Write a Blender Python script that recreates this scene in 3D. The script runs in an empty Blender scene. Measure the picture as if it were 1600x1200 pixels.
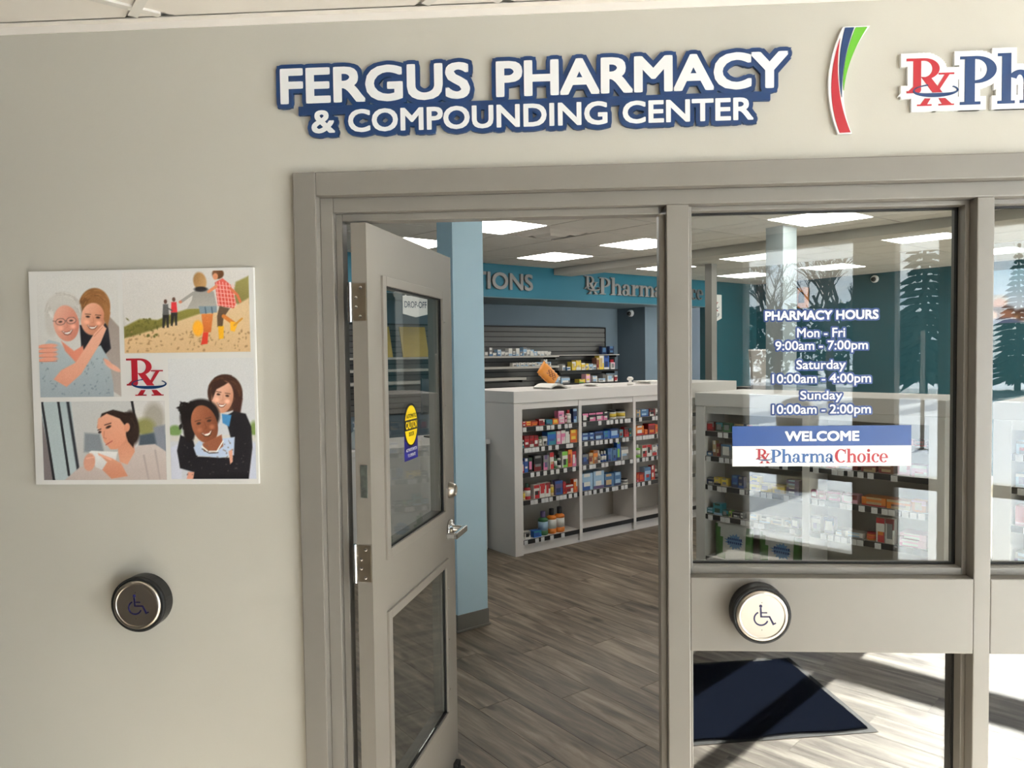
import bpy, bmesh, math, random
import numpy as np
from mathutils import Matrix, Vector

random.seed(7)
SC = bpy.context.scene
COLL = SC.collection

# ------------------------------------------------------------------ camera
CAM = Vector((0.0, -2.05, 1.60))
YAW, PITCH, ROLL = math.radians(3.4525), math.radians(2.1532), math.radians(0.7282)
fwd = Vector((-math.sin(YAW) * math.cos(PITCH), math.cos(YAW) * math.cos(PITCH), -math.sin(PITCH)))
rgt = Vector((math.cos(YAW), math.sin(YAW), 0))
dwn = fwd.cross(rgt)
r2 = rgt * math.cos(ROLL) + dwn * math.sin(ROLL)
d2 = -rgt * math.sin(ROLL) + dwn * math.cos(ROLL)
cam_d = bpy.data.cameras.new('camera')
cam_d.sensor_width = 36.0
cam_d.lens = 1168.3 / 1600 * 36.0
cam_d.clip_start, cam_d.clip_end = 0.05, 500
cam = bpy.data.objects.new('camera', cam_d)
mm = Matrix.Identity(4)
for i in range(3):
    mm[i][0], mm[i][1], mm[i][2], mm[i][3] = r2[i], -d2[i], -fwd[i], CAM[i]
cam.matrix_world = mm
COLL.objects.link(cam)
SC.camera = cam

# ------------------------------------------------------------------ store axes: b runs along the counter, a into the pharmacy
ANG = math.radians(40.8)
BV = Vector((math.cos(ANG), math.sin(ANG), 0))
AV = Vector((-math.sin(ANG), math.cos(ANG), 0))
def S(b, a, z=0.0):
    return BV * b + AV * a + Vector((0, 0, z))

# ------------------------------------------------------------------ view / exposure
SC.view_settings.view_transform = 'Standard'
SC.view_settings.look = 'None'
SC.view_settings.gamma = 1.0
SC.view_settings.exposure = -0.30
SC.view_settings.use_curve_mapping = False

# ------------------------------------------------------------------ world: bright broken cloud
W = bpy.data.worlds.new('sky')
SC.world = W
W.use_nodes = True
nt = W.node_tree
nt.nodes.clear()
tc = nt.nodes.new('ShaderNodeTexCoord')
mp = nt.nodes.new('ShaderNodeMapping'); mp.inputs['Scale'].default_value = (1.0, 1.0, 2.6)
nz = nt.nodes.new('ShaderNodeTexNoise'); nz.inputs['Scale'].default_value = 2.4; nz.inputs['Detail'].default_value = 6.0; nz.inputs['Roughness'].default_value = 0.6
cr = nt.nodes.new('ShaderNodeValToRGB')
cr.color_ramp.elements[0].position = 0.36; cr.color_ramp.elements[0].color = (0.34, 0.50, 0.78, 1)
cr.color_ramp.elements[1].position = 0.62; cr.color_ramp.elements[1].color = (1.0, 1.0, 1.0, 1)
bg = nt.nodes.new('ShaderNodeBackground'); bg.inputs['Strength'].default_value = 9.0
ow = nt.nodes.new('ShaderNodeOutputWorld')
nt.links.new(tc.outputs['Generated'], mp.inputs['Vector'])
nt.links.new(mp.outputs['Vector'], nz.inputs['Vector'])
nt.links.new(nz.outputs['Fac'], cr.inputs['Fac'])
nt.links.new(cr.outputs['Color'], bg.inputs['Color'])
nt.links.new(bg.outputs['Background'], ow.inputs['Surface'])

# ------------------------------------------------------------------ sun: low winter sun entering square through the glazed outer side
SUN_EL = math.radians(18.2)
sd = bpy.data.lights.new('sun', 'SUN'); sd.energy = 135.0; sd.angle = math.radians(0.53); sd.color = (1.0, 0.965, 0.91)
sun = bpy.data.objects.new('sun', sd)
sdir = AV * math.cos(SUN_EL) + Vector((0, 0, -math.sin(SUN_EL)))
sun.rotation_euler = sdir.to_track_quat('-Z', 'Y').to_euler()
sun.location = S(0, -12, 6)
COLL.objects.link(sun)

# sky portals in the two glazed outer sides of the vestibule (they only steer sampling)
def portal(center, normal, w, h):
    l = bpy.data.lights.new('sky_portal', 'AREA'); l.shape = 'RECTANGLE'; l.size = w; l.size_y = h
    l.cycles.is_portal = True
    o = bpy.data.objects.new('sky_portal', l)
    o.location = center
    o.rotation_euler = normal.to_track_quat('-Z', 'Y').to_euler()
    COLL.objects.link(o)
portal(S(1.2, -4.21, 1.25), AV, 5.4, 2.4)
portal(S(7.1, -4.21, 1.35), AV, 4.0, 2.4)

# ------------------------------------------------------------------ materials
def lin(c):
    return tuple((x / 12.92 if x <= 0.04045 else ((x + 0.055) / 1.055) ** 2.4) for x in [v / 255.0 for v in c])
MATS = {}
def mat(name, rgb, rough=0.5, metal=0.0, spec=0.5, var=0.0, scale=6.0, bump=0.0, bscale=60.0, emit=0.0):
    """principled with soft procedural tone variation (rgb given as 0..255 albedo)"""
    if name in MATS:
        return MATS[name]
    m = bpy.data.materials.new(name); m.use_nodes = True
    n = m.node_tree.nodes; l = m.node_tree.links
    p = n['Principled BSDF']
    c = lin(rgb)
    p.inputs['Base Color'].default_value = (*c, 1)
    p.inputs['Roughness'].default_value = rough
    p.inputs['Metallic'].default_value = metal
    p.inputs['Specular IOR Level'].default_value = spec
    if var > 0:
        t = n.new('ShaderNodeTexCoord'); x = n.new('ShaderNodeTexNoise'); x.inputs['Scale'].default_value = scale
        x.inputs['Detail'].default_value = 4
        r = n.new('ShaderNodeValToRGB')
        r.color_ramp.elements[0].position = 0.3; r.color_ramp.elements[1].position = 0.7
        r.color_ramp.elements[0].color = (*[v * (1 - var) for v in c], 1)
        r.color_ramp.elements[1].color = (*[min(1, v * (1 + var)) for v in c], 1)
        l.new(t.outputs['Object'], x.inputs['Vector']); l.new(x.outputs['Fac'], r.inputs['Fac']); l.new(r.outputs['Color'], p.inputs['Base Color'])
    if bump > 0:
        t = n.new('ShaderNodeTexCoord'); x = n.new('ShaderNodeTexNoise'); x.inputs['Scale'].default_value = bscale
        b = n.new('ShaderNodeBump'); b.inputs['Strength'].default_value = bump; b.inputs['Distance'].default_value = 0.004
        l.new(t.outputs['Object'], x.inputs['Vector']); l.new(x.outputs['Fac'], b.inputs['Height']); l.new(b.outputs['Normal'], p.inputs['Normal'])
    if emit > 0:
        p.inputs['Emission Color'].default_value = (*c, 1); p.inputs['Emission Strength'].default_value = emit
    MATS[name] = m
    return m
def glass_mat(name, tint=(0.93, 0.95, 0.94), ior=1.5):
    m = bpy.data.materials.new(name); m.use_nodes = True
    n = m.node_tree.nodes; l = m.node_tree.links; n.clear()
    o = n.new('ShaderNodeOutputMaterial'); mx = n.new('ShaderNodeMixShader'); fr = n.new('ShaderNodeFresnel')
    tr = n.new('ShaderNodeBsdfTransparent'); gl = n.new('ShaderNodeBsdfGlossy')
    ge = n.new('ShaderNodeNewGeometry'); mr = n.new('ShaderNodeMapRange')   # same reflectance on the far face of the pane
    mr.inputs['To Min'].default_value = ior; mr.inputs['To Max'].default_value = 1.0 / ior
    l.new(ge.outputs['Backfacing'], mr.inputs['Value']); l.new(mr.outputs['Result'], fr.inputs['IOR'])
    tr.inputs['Color'].default_value = (*tint, 1); gl.inputs['Roughness'].default_value = 0.0
    l.new(fr.outputs['Fac'], mx.inputs['Fac']); l.new(tr.outputs['BSDF'], mx.inputs[1]); l.new(gl.outputs['BSDF'], mx.inputs[2])
    l.new(mx.outputs['Shader'], o.inputs['Surface'])
    return m
def vcol_mat(name, rough=0.5):
    m = bpy.data.materials.new(name); m.use_nodes = True
    n = m.node_tree.nodes; l = m.node_tree.links; p = n['Principled BSDF']
    a = n.new('ShaderNodeAttribute'); a.attribute_name = 'ink'
    l.new(a.outputs['Color'], p.inputs['Base Color']); p.inputs['Roughness'].default_value = rough
    p.inputs['Specular IOR Level'].default_value = 0.35
    return m
def plank_mat(name='grey_oak_vinyl', gain=(1.0, 1.0, 1.0)):
    m = bpy.data.materials.new(name); m.use_nodes = True
    n = m.node_tree.nodes; l = m.node_tree.links; p = n['Principled BSDF']
    t = n.new('ShaderNodeTexCoord'); oi = n.new('ShaderNodeObjectInfo')
    ad = n.new('ShaderNodeVectorMath'); ad.operation = 'ADD'
    sc = n.new('ShaderNodeVectorMath'); sc.operation = 'SCALE'; sc.inputs['Scale'].default_value = 31.0
    cb = n.new('ShaderNodeCombineXYZ')
    for k in range(3): l.new(oi.outputs['Random'], cb.inputs[k])
    l.new(cb.outputs['Vector'], sc.inputs[0])
    l.new(t.outputs['Object'], ad.inputs[0]); l.new(sc.outputs['Vector'], ad.inputs[1])
    mp = n.new('ShaderNodeMapping'); mp.inputs['Scale'].default_value = (8.0, 0.9, 1.0)
    l.new(ad.outputs['Vector'], mp.inputs['Vector'])
    nz = n.new('ShaderNodeTexNoise'); nz.inputs['Scale'].default_value = 2.2; nz.inputs['Detail'].default_value = 7; nz.inputs['Roughness'].default_value = 0.62; nz.inputs['Distortion'].default_value = 0.35
    l.new(mp.outputs['Vector'], nz.inputs['Vector'])
    r = n.new('ShaderNodeValToRGB')
    e = r.color_ramp.elements
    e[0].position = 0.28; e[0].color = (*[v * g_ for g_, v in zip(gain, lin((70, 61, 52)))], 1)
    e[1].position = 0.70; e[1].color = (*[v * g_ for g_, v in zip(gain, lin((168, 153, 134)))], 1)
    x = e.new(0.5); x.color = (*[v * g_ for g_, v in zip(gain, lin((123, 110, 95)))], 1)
    l.new(nz.outputs['Fac'], r.inputs['Fac'])
    # knots
    mk = n.new('ShaderNodeMapping'); mk.inputs['Scale'].default_value = (9.0, 2.6, 1.0)
    l.new(ad.outputs['Vector'], mk.inputs['Vector'])
    nk = n.new('ShaderNodeTexNoise'); nk.inputs['Scale'].default_value = 1.4; nk.inputs['Detail'].default_value = 1
    l.new(mk.outputs['Vector'], nk.inputs['Vector'])
    rk = n.new('ShaderNodeValToRGB'); rk.color_ramp.elements[0].position = 0.66; rk.color_ramp.elements[1].position = 0.76
    rk.color_ramp.elements[0].color = (1, 1, 1, 1); rk.color_ramp.elements[1].color = (0.42, 0.38, 0.34, 1)
    l.new(nk.outputs['Fac'], rk.inputs['Fac'])
    mu = n.new('ShaderNodeMix'); mu.data_type = 'RGBA'; mu.blend_type = 'MULTIPLY'; mu.inputs['Factor'].default_value = 1.0
    l.new(r.outputs['Color'], mu.inputs['A']); l.new(rk.outputs['Color'], mu.inputs['B'])
    # per-plank tone
    mr = n.new('ShaderNodeMapRange'); mr.inputs['To Min'].default_value = 0.84; mr.inputs['To Max'].default_value = 1.12
    l.new(oi.outputs['Random'], mr.inputs['Value'])
    hs = n.new('ShaderNodeHueSaturation'); l.new(mr.outputs['Result'], hs.inputs['Value']); l.new(mu.outputs['Result'], hs.inputs['Color'])
    l.new(hs.outputs['Color'], p.inputs['Base Color'])
    p.inputs['Roughness'].default_value = 0.42; p.inputs['Specular IOR Level'].default_value = 0.4
    return m
GLASS = glass_mat('clear_glass', (0.90, 0.92, 0.91), 1.7)
FILMGLASS = glass_mat('reflective_film_glass', (0.5, 0.5, 0.5), 2.5)
DGLASS = glass_mat('door_glass', (0.90, 0.92, 0.91))
M_WALL = mat('greige_paint', (192, 188, 177), 0.75, var=0.03, scale=1.5, bump=0.05, bscale=220)
M_FRAME = mat('taupe_enamel', (124, 119, 112), 0.38, var=0.025, scale=3)
M_LEAF = mat('taupe_door_enamel', (132, 126, 118), 0.42, var=0.025, scale=3)
M_WHITE = mat('white_board', (232, 230, 226), 0.45)
M_VWHITE = mat('white_vinyl', (240, 240, 240), 0.4)
M_NAVY = mat('sign_navy', (4, 46, 92), 0.4)
M_RED = mat('sign_red', (158, 16, 32), 0.4)
M_GREEN = mat('sign_green', (88, 160, 32), 0.4)
M_BLACK = mat('black_plastic', (20, 20, 21), 0.4)
M_RUBBER = mat('black_gasket', (14, 14, 14), 0.7)
M_STEEL = mat('brushed_steel', (205, 198, 188), 0.28, 1.0)
M_CHROME = mat('satin_chrome', (215, 215, 215), 0.16, 1.0)
M_BRASSY = mat('aged_hinge_steel', (150, 138, 120), 0.38, 0.9, var=0.12, scale=30)
M_TILE = mat('ceiling_tile', (190, 186, 178), 0.9, var=0.04, scale=8, bump=0.25, bscale=180)
M_VTILE = mat('vestibule_tile', (236, 230, 222), 0.9, var=0.02, scale=8)
M_GRID = mat('tile_grid_white', (224, 220, 213), 0.6)
M_DARKGAP = mat('plenum_dark', (24, 23, 22), 0.9)
M_PLANK = plank_mat()
M_VPLANK = plank_mat('bounce_oak_vinyl', (1.75, 1.95, 2.25))  # same oak planks, colour raised so the floor bounces light to the ceiling
M_TEAL = mat('teal_paint', (12, 94, 114), 0.6, var=0.03, scale=2)
M_TEALD = mat('deep_teal_paint', (18, 78, 90), 0.6, var=0.03, scale=2)
M_BLUEW = mat('grey_blue_paint', (96, 112, 124), 0.65, var=0.03, scale=2)
M_LBLUE = mat('pale_blue_paint', (198, 226, 242), 0.6, var=0.02, scale=2)
M_BASE = mat('grey_vinyl_base', (120, 116, 110), 0.5)
M_CAB = mat('white_laminate', (222, 216, 212), 0.4, var=0.015, scale=4)
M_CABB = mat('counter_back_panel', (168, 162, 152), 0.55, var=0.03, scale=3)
M_STRIP = mat('price_rail_black', (26, 26, 28), 0.4)
M_TAG = mat('price_tag_paper', (214, 212, 212), 0.6, var=0.12, scale=140)
M_SLAT = mat('slatwall_grey', (100, 100, 98), 0.55, var=0.03, scale=3)
M_SLATG = mat('slat_groove', (46, 46, 46), 0.7)
M_SHELF = mat('slat_shelf', (176, 172, 164), 0.45)
M_GREYL = mat('grey_raised_letter', (118, 116, 114), 0.45)
M_SNOW = mat('snow', (236, 238, 242), 0.85, var=0.06, scale=0.25)
M_VFLOOR = mat('vestibule_floor', (196, 190, 180), 0.5, var=0.06, scale=3)
M_ALU = mat('storefront_aluminium', (96, 90, 82), 0.4, 0.3)
M_PIER = mat('outer_pier', (112, 104, 95), 0.7)

# ------------------------------------------------------------------ mesh helpers
def link(name, me, m=None, parent=None):
    o = bpy.data.objects.new(name, me)
    COLL.objects.link(o)
    if m is not None:
        if not isinstance(m, (list, tuple)): m = [m]
        if len(me.materials) == 0:
            for x in m: me.materials.append(x)
    if parent is not None: o.parent = parent
    return o
def from_bm(name, bm, m, parent=None, smooth=False):
    me = bpy.data.meshes.new(name); bm.to_mesh(me); bm.free()
    if smooth:
        for p in me.polygons: p.use_smooth = True
    return link(name, me, m, parent)
def empty(name, loc=(0, 0, 0), rz=0.0, parent=None):
    o = bpy.data.objects.new(name, None); o.empty_display_size = 0.1
    o.location = loc; o.rotation_euler = (0, 0, rz)
    COLL.objects.link(o)
    if parent is not None: o.parent = parent
    return o
def tag(o, label, cat, group=None, kind=None):
    o['label'] = label; o['category'] = cat
    if group: o['group'] = group
    if kind: o['kind'] = kind
    return o
def struct(o, label=None, cat=None):
    o['kind'] = 'structure'
    if label: o['label'] = label
    if cat: o['category'] = cat
    return o
def bx(bm, lo, hi, bev=0.0, mi=0):
    x0, y0, z0 = lo; x1, y1, z1 = hi
    vs = [bm.verts.new(v) for v in ((x0, y0, z0), (x1, y0, z0), (x1, y1, z0), (x0, y1, z0), (x0, y0, z1), (x1, y0, z1), (x1, y1, z1), (x0, y1, z1))]
    fs = [bm.faces.new([vs[i] for i in f]) for f in ((3, 2, 1, 0), (4, 5, 6, 7), (0, 1, 5, 4), (1, 2, 6, 5), (2, 3, 7, 6), (3, 0, 4, 7))]
    for f in fs: f.material_index = mi
    if bev > 0:
        es = list({e for f in fs for e in f.edges})
        bmesh.ops.bevel(bm, geom=es, offset=bev, segments=2, affect='EDGES', profile=0.6, material=-1)
    return bm
def box(name, lo, hi, m, parent=None, bev=0.0):
    bm = bmesh.new(); bx(bm, lo, hi, bev)
    return from_bm(name, bm, m, parent)
def boxes(name, L, m, parent=None, bev=0.0):
    bm = bmesh.new()
    for lo, hi in L: bx(bm, lo, hi, bev)
    return from_bm(name, bm, m, parent)
def lathe(bm, prof, seg=24, axis='z', center=(0, 0, 0), mi=0, sx=1.0, sy=1.0):
    """profile [(r, h)] revolved; axis 'z' up or 'y' (towards -y)"""
    rings = []
    for r, h in prof:
        ring = []
        for i in range(seg):
            t = 2 * math.pi * i / seg
            u, v = r * math.cos(t) * sx, r * math.sin(t) * sy
            if axis == 'z': co = (u, v, h)
            elif axis == 'y': co = (u, -h, v)
            else: co = (h, u, v)
            ring.append(bm.verts.new(Vector(co) + Vector(center)))
        rings.append(ring)
    for a, b in zip(rings, rings[1:]):
        for i in range(seg):
            j = (i + 1) % seg
            f = bm.faces.new((a[i], a[j], b[j], b[i])); f.material_index = mi
    f = bm.faces.new(rings[0][::-1]); f.material_index = mi
    f = bm.faces.new(rings[-1]); f.material_index = mi
    bmesh.ops.recalc_face_normals(bm, faces=bm.faces)
    return bm
def tube(bm, pts, r, seg=8, mi=0):
    pts = [Vector(p) for p in pts]
    rings = []
    for i, p in enumerate(pts):
        d = (pts[min(i + 1, len(pts) - 1)] - pts[max(i - 1, 0)]).normalized()
        up = Vector((0, 0, 1)) if abs(d.z) < 0.9 else Vector((1, 0, 0))
        s = d.cross(up).normalized(); t = s.cross(d)
        rr = r[i] if isinstance(r, (list, tuple)) else r
        rings.append([bm.verts.new(p + (s * math.cos(2 * math.pi * k / seg) + t * math.sin(2 * math.pi * k / seg)) * rr) for k in range(seg)])
    for a, b in zip(rings, rings[1:]):
        for k in range(seg):
            f = bm.faces.new((a[k], a[(k + 1) % seg], b[(k + 1) % seg], b[k])); f.material_index = mi
    bm.faces.new(rings[0][::-1]); bm.faces.new(rings[-1])
    bmesh.ops.recalc_face_normals(bm, faces=bm.faces)
    return bm
def prism(bm, poly, y0, y1, mi=0):
    """polygon [(x,z)] extruded from y0 (front) to y1 (back)"""
    a = [bm.verts.new((x, y0, z)) for x, z in poly]; b = [bm.verts.new((x, y1, z)) for x, z in poly]
    fs = [bm.faces.new(a), bm.faces.new(b[::-1])]
    n = len(poly)
    for i in range(n):
        j = (i + 1) % n
        fs.append(bm.faces.new((a[j], a[i], b[i], b[j])))
    for f in fs: f.material_index = mi
    bmesh.ops.recalc_face_normals(bm, faces=fs)
    return bm
def clip_poly(P, nx, ny, k):
    """keep nx*x+ny*y >= k"""
    out = []
    for i in range(len(P)):
        p, q = P[i], P[(i + 1) % len(P)]
        dp, dq = nx * p[0] + ny * p[1] - k, nx * q[0] + ny * q[1] - k
        if dp >= 0: out.append(p)
        if (dp >= 0) != (dq >= 0):
            t = dp / (dp - dq); out.append((p[0] + (q[0] - p[0]) * t, p[1] + (q[1] - p[1]) * t))
    return out
def slab(name, poly, z0, z1, m, parent=None, inset=0.0):
    bm = bmesh.new()
    a = [bm.verts.new((x, y, z0)) for x, y in poly]; b = [bm.verts.new((x, y, z1)) for x, y in poly]
    bm.faces.new(a[::-1]); bm.faces.new(b)
    for i in range(len(poly)):
        j = (i + 1) % len(poly); bm.faces.new((a[i], a[j], b[j], b[i]))
    bmesh.ops.recalc_face_normals(bm, faces=bm.faces)
    return from_bm(name, bm, m, parent)

# ------------------------------------------------------------------ lettering
def text_mesh(s, offset=0.0, depth=0.0, shear=0.0, space=1.0):
    cu = bpy.data.curves.new('lettering', 'FONT'); cu.body = s; cu.size = 1.0; cu.offset = offset; cu.extrude = depth
    cu.resolution_u = 4; cu.space_character = space; cu.fill_mode = 'BOTH' if depth > 0 else 'FRONT'
    cu.shear = shear
    o = bpy.data.objects.new('lettering_tmp', cu); COLL.objects.link(o)
    dg = bpy.context.evaluated_depsgraph_get()
    me = bpy.data.meshes.new_from_object(o.evaluated_get(dg))
    bpy.data.objects.remove(o); bpy.data.curves.remove(cu)
    return me
def text(name, s, x0, x1, zb, zt, y, m, parent, bold=0.02, grow=0.0, depth=0.002, space=1.0, shear=0.0):
    """lettering in a vertical x/z plane facing -y; letters fill x0..x1 by zb..zt (cap height). Weight and outline are
    built by overlaying shifted copies of the glyphs, each a hair in front of the other."""
    base = text_mesh(s, 0, 0, shear, space)
    co = np.array([v.co[:] for v in base.vertices]); mn, mx = co.min(0), co.max(0)
    cap = text_mesh('H', 0, 0); cc = np.array([v.co[:] for v in cap.vertices]); c0, c1 = cc[:, 1].min(), cc[:, 1].max()
    r = bold * (zt - zb)
    sx = (x1 - x0 - 2 * r) / (mx[0] - mn[0]); sz = (zt - zb - 2 * r) / (c1 - c0)
    X = x0 + r + (co[:, 0] - mn[0]) * sx; Z = zb + r + (co[:, 1] - c0) * sz
    faces = [list(f.vertices) for f in base.polygons]
    R = r + grow
    sh = [(0, 0)]
    if R > 0:
        n_ = 36 if grow > 0 else 8
        if grow == 0: sh += [(sgx * R * .88, sgz * R * .88) for sgx in (-1, 1) for sgz in (-1, 1)]
        sh += [(R * math.cos(k * 2 * math.pi / n_), R * math.sin(k * 2 * math.pi / n_)) for k in range(n_)]
        if grow > 0:
            sh += [(R * .55 * math.cos(k * math.pi / 4), R * .55 * math.sin(k * math.pi / 4)) for k in range(8)]
            sh += [(sgx * R * .85, sgz * R * .85) for sgx in (-1, 1) for sgz in (-1, 1)]
    V, Fc = [], []
    for k, (dx, dz) in enumerate(sh):
        o_ = len(V); yy = y + k * 1.2e-5
        V += [(a_ + dx, yy, b_ + dz) for a_, b_ in zip(X, Z)]
        Fc += [[i_ + o_ for i_ in f] for f in faces]
    me = bpy.data.meshes.new(name); me.from_pydata(V, [], Fc)
    bm = bmesh.new(); bm.from_mesh(me)
    for f in bm.faces:
        if f.normal.y > 0: f.normal_flip()
    if depth > 0.003:
        edges = [e for e in bm.edges if len(e.link_faces) == 1]
        rr_ = bmesh.ops.extrude_edge_only(bm, edges=edges)
        for v in [g for g in rr_['geom'] if isinstance(g, bmesh.types.BMVert)]: v.co.y = y + depth
    bm.to_mesh(me); bm.free()
    bpy.data.meshes.remove(base); bpy.data.meshes.remove(cap)
    return link(name, me, m, parent)

# hand-drawn slab-serif glyphs: each shape is a convex piece, 'g' thickens it for outlines
class Glyph:
    def __init__(s): s.q = []
    def rect(s, x0, y0, x1, y1): s.q.append([(x0, y0), (x1, y0), (x1, y1), (x0, y1)]); return s
    def quad(s, *p): s.q.append(list(p)); return s
    def ring(s, cx, cy, rx, ry, tx, ty, a0=0, a1=360, n=20):
        for i in range(n):
            t0, t1 = math.radians(a0 + (a1 - a0) * i / n), math.radians(a0 + (a1 - a0) * (i + 1) / n)
            s.q.append([(cx + rx * math.cos(t0), cy + ry * math.sin(t0)), (cx + rx * math.cos(t1), cy + ry * math.sin(t1)),
                        (cx + (rx - tx) * math.cos(t1), cy + (ry - ty) * math.sin(t1)), (cx + (rx - tx) * math.cos(t0), cy + (ry - ty) * math.sin(t0))])
        return s
    def disc(s, cx, cy, rx, ry, n=12):
        s.q.append([(cx + rx * math.cos(2 * math.pi * i / n), cy + ry * math.sin(2 * math.pi * i / n)) for i in range(n)]); return s
def glyphs():
    G = {}
    G['P'] = (Glyph().rect(.1, 0, .31, 1).rect(0, 0, .43, .06).rect(0, .94, .36, 1).ring(.34, .72, .42, .28, .2, .065, -90, 90).rect(.28, .44, .36, .5).rect(.28, .94, .36, 1), .78)
    G['h'] = (Glyph().rect(.09, 0, .28, 1.04).rect(0, 0, .36, .06).rect(0, .98, .2, 1.04).ring(.46, .42, .26, .27, .18, .1, 0, 150).rect(.54, 0, .72, .44).rect(.46, 0, .8, .06), .82)
    G['a'] = (Glyph().ring(.24, .19, .24, .2, .15, .06).rect(.36, .05, .54, .48).ring(.29, .46, .25, .23, .17, .07, 0, 165).disc(.12, .5, .09, .08).quad((.5, 0), (.64, 0), (.64, .06), (.5, .12)), .66)
    G['r'] = (Glyph().rect(.09, 0, .28, .68).rect(0, 0, .38, .06).rect(0, .62, .2, .68).disc(.46, .58, .11, .1).ring(.44, .4, .2, .28, .1, .08, 80, 165), .58)
    G['m'] = (Glyph().rect(.09, 0, .28, .68).rect(0, 0, .36, .06).rect(0, .62, .2, .68).ring(.44, .42, .25, .27, .18, .1, 0, 150).rect(.51, 0, .69, .44).rect(.44, 0, .77, .06)
              .ring(.86, .42, .25, .27, .18, .1, 0, 150).rect(.93, 0, 1.11, .44).rect(.85, 0, 1.19, .06), 1.21)
    G['C'] = (Glyph().ring(.48, .5, .48, .52, .22, .07, 48, 312, 26).rect(.76, .66, .83, 1.0).quad((.72, .8), (.8, .8), (.8, .92), (.72, .9)), .88)
    G['o'] = (Glyph().ring(.33, .34, .33, .355, .18, .06), .69)
    G['i'] = (Glyph().rect(.09, 0, .28, .68).rect(0, 0, .37, .06).rect(0, .62, .2, .68).disc(.18, .9, .12, .12), .4)
    G['c'] = (Glyph().ring(.33, .34, .33, .355, .18, .06, 40, 315).disc(.5, .52, .1, .09), .6)
    G['e'] = (Glyph().ring(.33, .34, .33, .355, .18, .06, 0, 320).rect(.12, .32, .66, .385), .68)
    G['R'] = (Glyph().rect(.13, .1, .31, 1).rect(0, .94, .3, 1).quad((-.02, .06), (.13, .16), (.31, .12), (.31, .06)).rect(-.02, .05, .36, .1).ring(.36, .73, .38, .27, .18, .06, -100, 90).rect(.28, .94, .38, 1)
              .quad((.27, .47), (.5, .52), (.92, -.02), (.7, -.02)), .8)
    G['x'] = (Glyph().quad((.0, .68), (.2, .68), (.66, 0), (.46, 0)).quad((.5, .68), (.62, .68), (.16, 0), (.04, 0)).rect(-.06, .63, .26, .68).rect(.44, .63, .74, .68).rect(-.06, 0, .26, .05).rect(.4, 0, .74, .05), .7)
    return G
GLY = glyphs()
def grow_poly(p, g):
    if g == 0: return p
    n = len(p); cx = sum(v[0] for v in p) / n; cy = sum(v[1] for v in p) / n
    area = sum(p[i][0] * p[(i + 1) % n][1] - p[(i + 1) % n][0] * p[i][1] for i in range(n))
    q = p if area > 0 else p[::-1]
    out = []
    for i in range(n):
        a, b, c = Vector(q[i - 1]), Vector(q[i]), Vector(q[(i + 1) % n])
        e1, e2 = (b - a), (c - b)
        if e1.length < 1e-6 or e2.length < 1e-6: out.append((b.x, b.y)); continue
        e1.normalize(); e2.normalize()
        n1, n2 = Vector((e1.y, -e1.x)), Vector((e2.y, -e2.x))
        m = n1 + n2
        m = m / max(0.35, m.dot(n1)) if m.length > 1e-5 else n1
        if m.length > 1.6: m = m * (1.6 / m.length)
        out.append((b.x + m.x * g, b.y + m.y * g))
    return out
def serif(name, s, x0, x1, zb, zt, y, m, parent, depth=0.002, grow=0.0):
    tot = sum(GLY[c][1] for c in s)
    sx = (x1 - x0) / tot; sz = zt - zb
    bm = bmesh.new(); cx = 0; ks = 0
    for c in s:
        for p in GLY[c][0].q:
            q = [(x0 + (cx + u) * sx, zb + v * sz) for u, v in p]
            ks += 1; prism(bm, grow_poly(q, grow), y + ks * 4e-6, y + depth)
        cx += GLY[c][1]
    return from_bm(name, bm, m, parent)
def rx_mark(prefix, x0, x1, zb, zt, y, mr, mb, parent, depth=0.002, grow=0.0, mg=None):
    """the crossed R and x with an orbit ring; unit box 0..1 x 0..1"""
    R = Glyph()
    R.rect(.14, .34, .30, 1.0).rect(0, .95, .3, 1).quad((0, .30), (.14, .42), (.30, .34), (.28, .30)).rect(0, .29, .26, .335)
    R.ring(.36, .78, .32, .22, .15, .05, -95, 90).rect(.27, .95, .38, 1)
    R.quad((.30, .62), (.50, .60), (.74, .29), (.54, .29))            # leg down into the x
    R.quad((.80, .68), (.90, .68), (.64, .29), (.56, .29)).rect(.66, .655, .98, .69)
    R.quad((.38, .17), (.50, .17), (.42, .04), (.28, .04)).rect(.22, .02, .52, .05)
    R.quad((.66, .17), (.80, .17), (.94, .04), (.74, .04)).rect(.66, .02, .98, .05)
    bm = bmesh.new(); t = lambda u, v: (x0 + u * (x1 - x0), zb + v * (zt - zb))
    for ks, p in enumerate(R.q): prism(bm, grow_poly([t(*v) for v in p], grow), y + ks * 4e-6, y + depth)
    o1 = from_bm(prefix, bm, mr, parent)
    if grow > 0: return o1
    bm = bmesh.new()
    n = 40
    for i in range(n):
        a0, a1 = math.radians(110 + 290 * i / n), math.radians(110 + 290 * (i + 1) / n)
        def w(a): return .025 + .055 * max(0, -math.sin(a)) + .0
        def pt(a, k): return t(.60 + (.47 - k * 1.3) * math.cos(a), .33 + (.135 - k) * math.sin(a))
        prism(bm, [pt(a0, 0), pt(a1, 0), pt(a1, w(a1)), pt(a0, w(a0))], y - depth * .6, y + depth)
    o2 = from_bm('orbit_ring', bm, mb, parent)
    return o1

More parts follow.
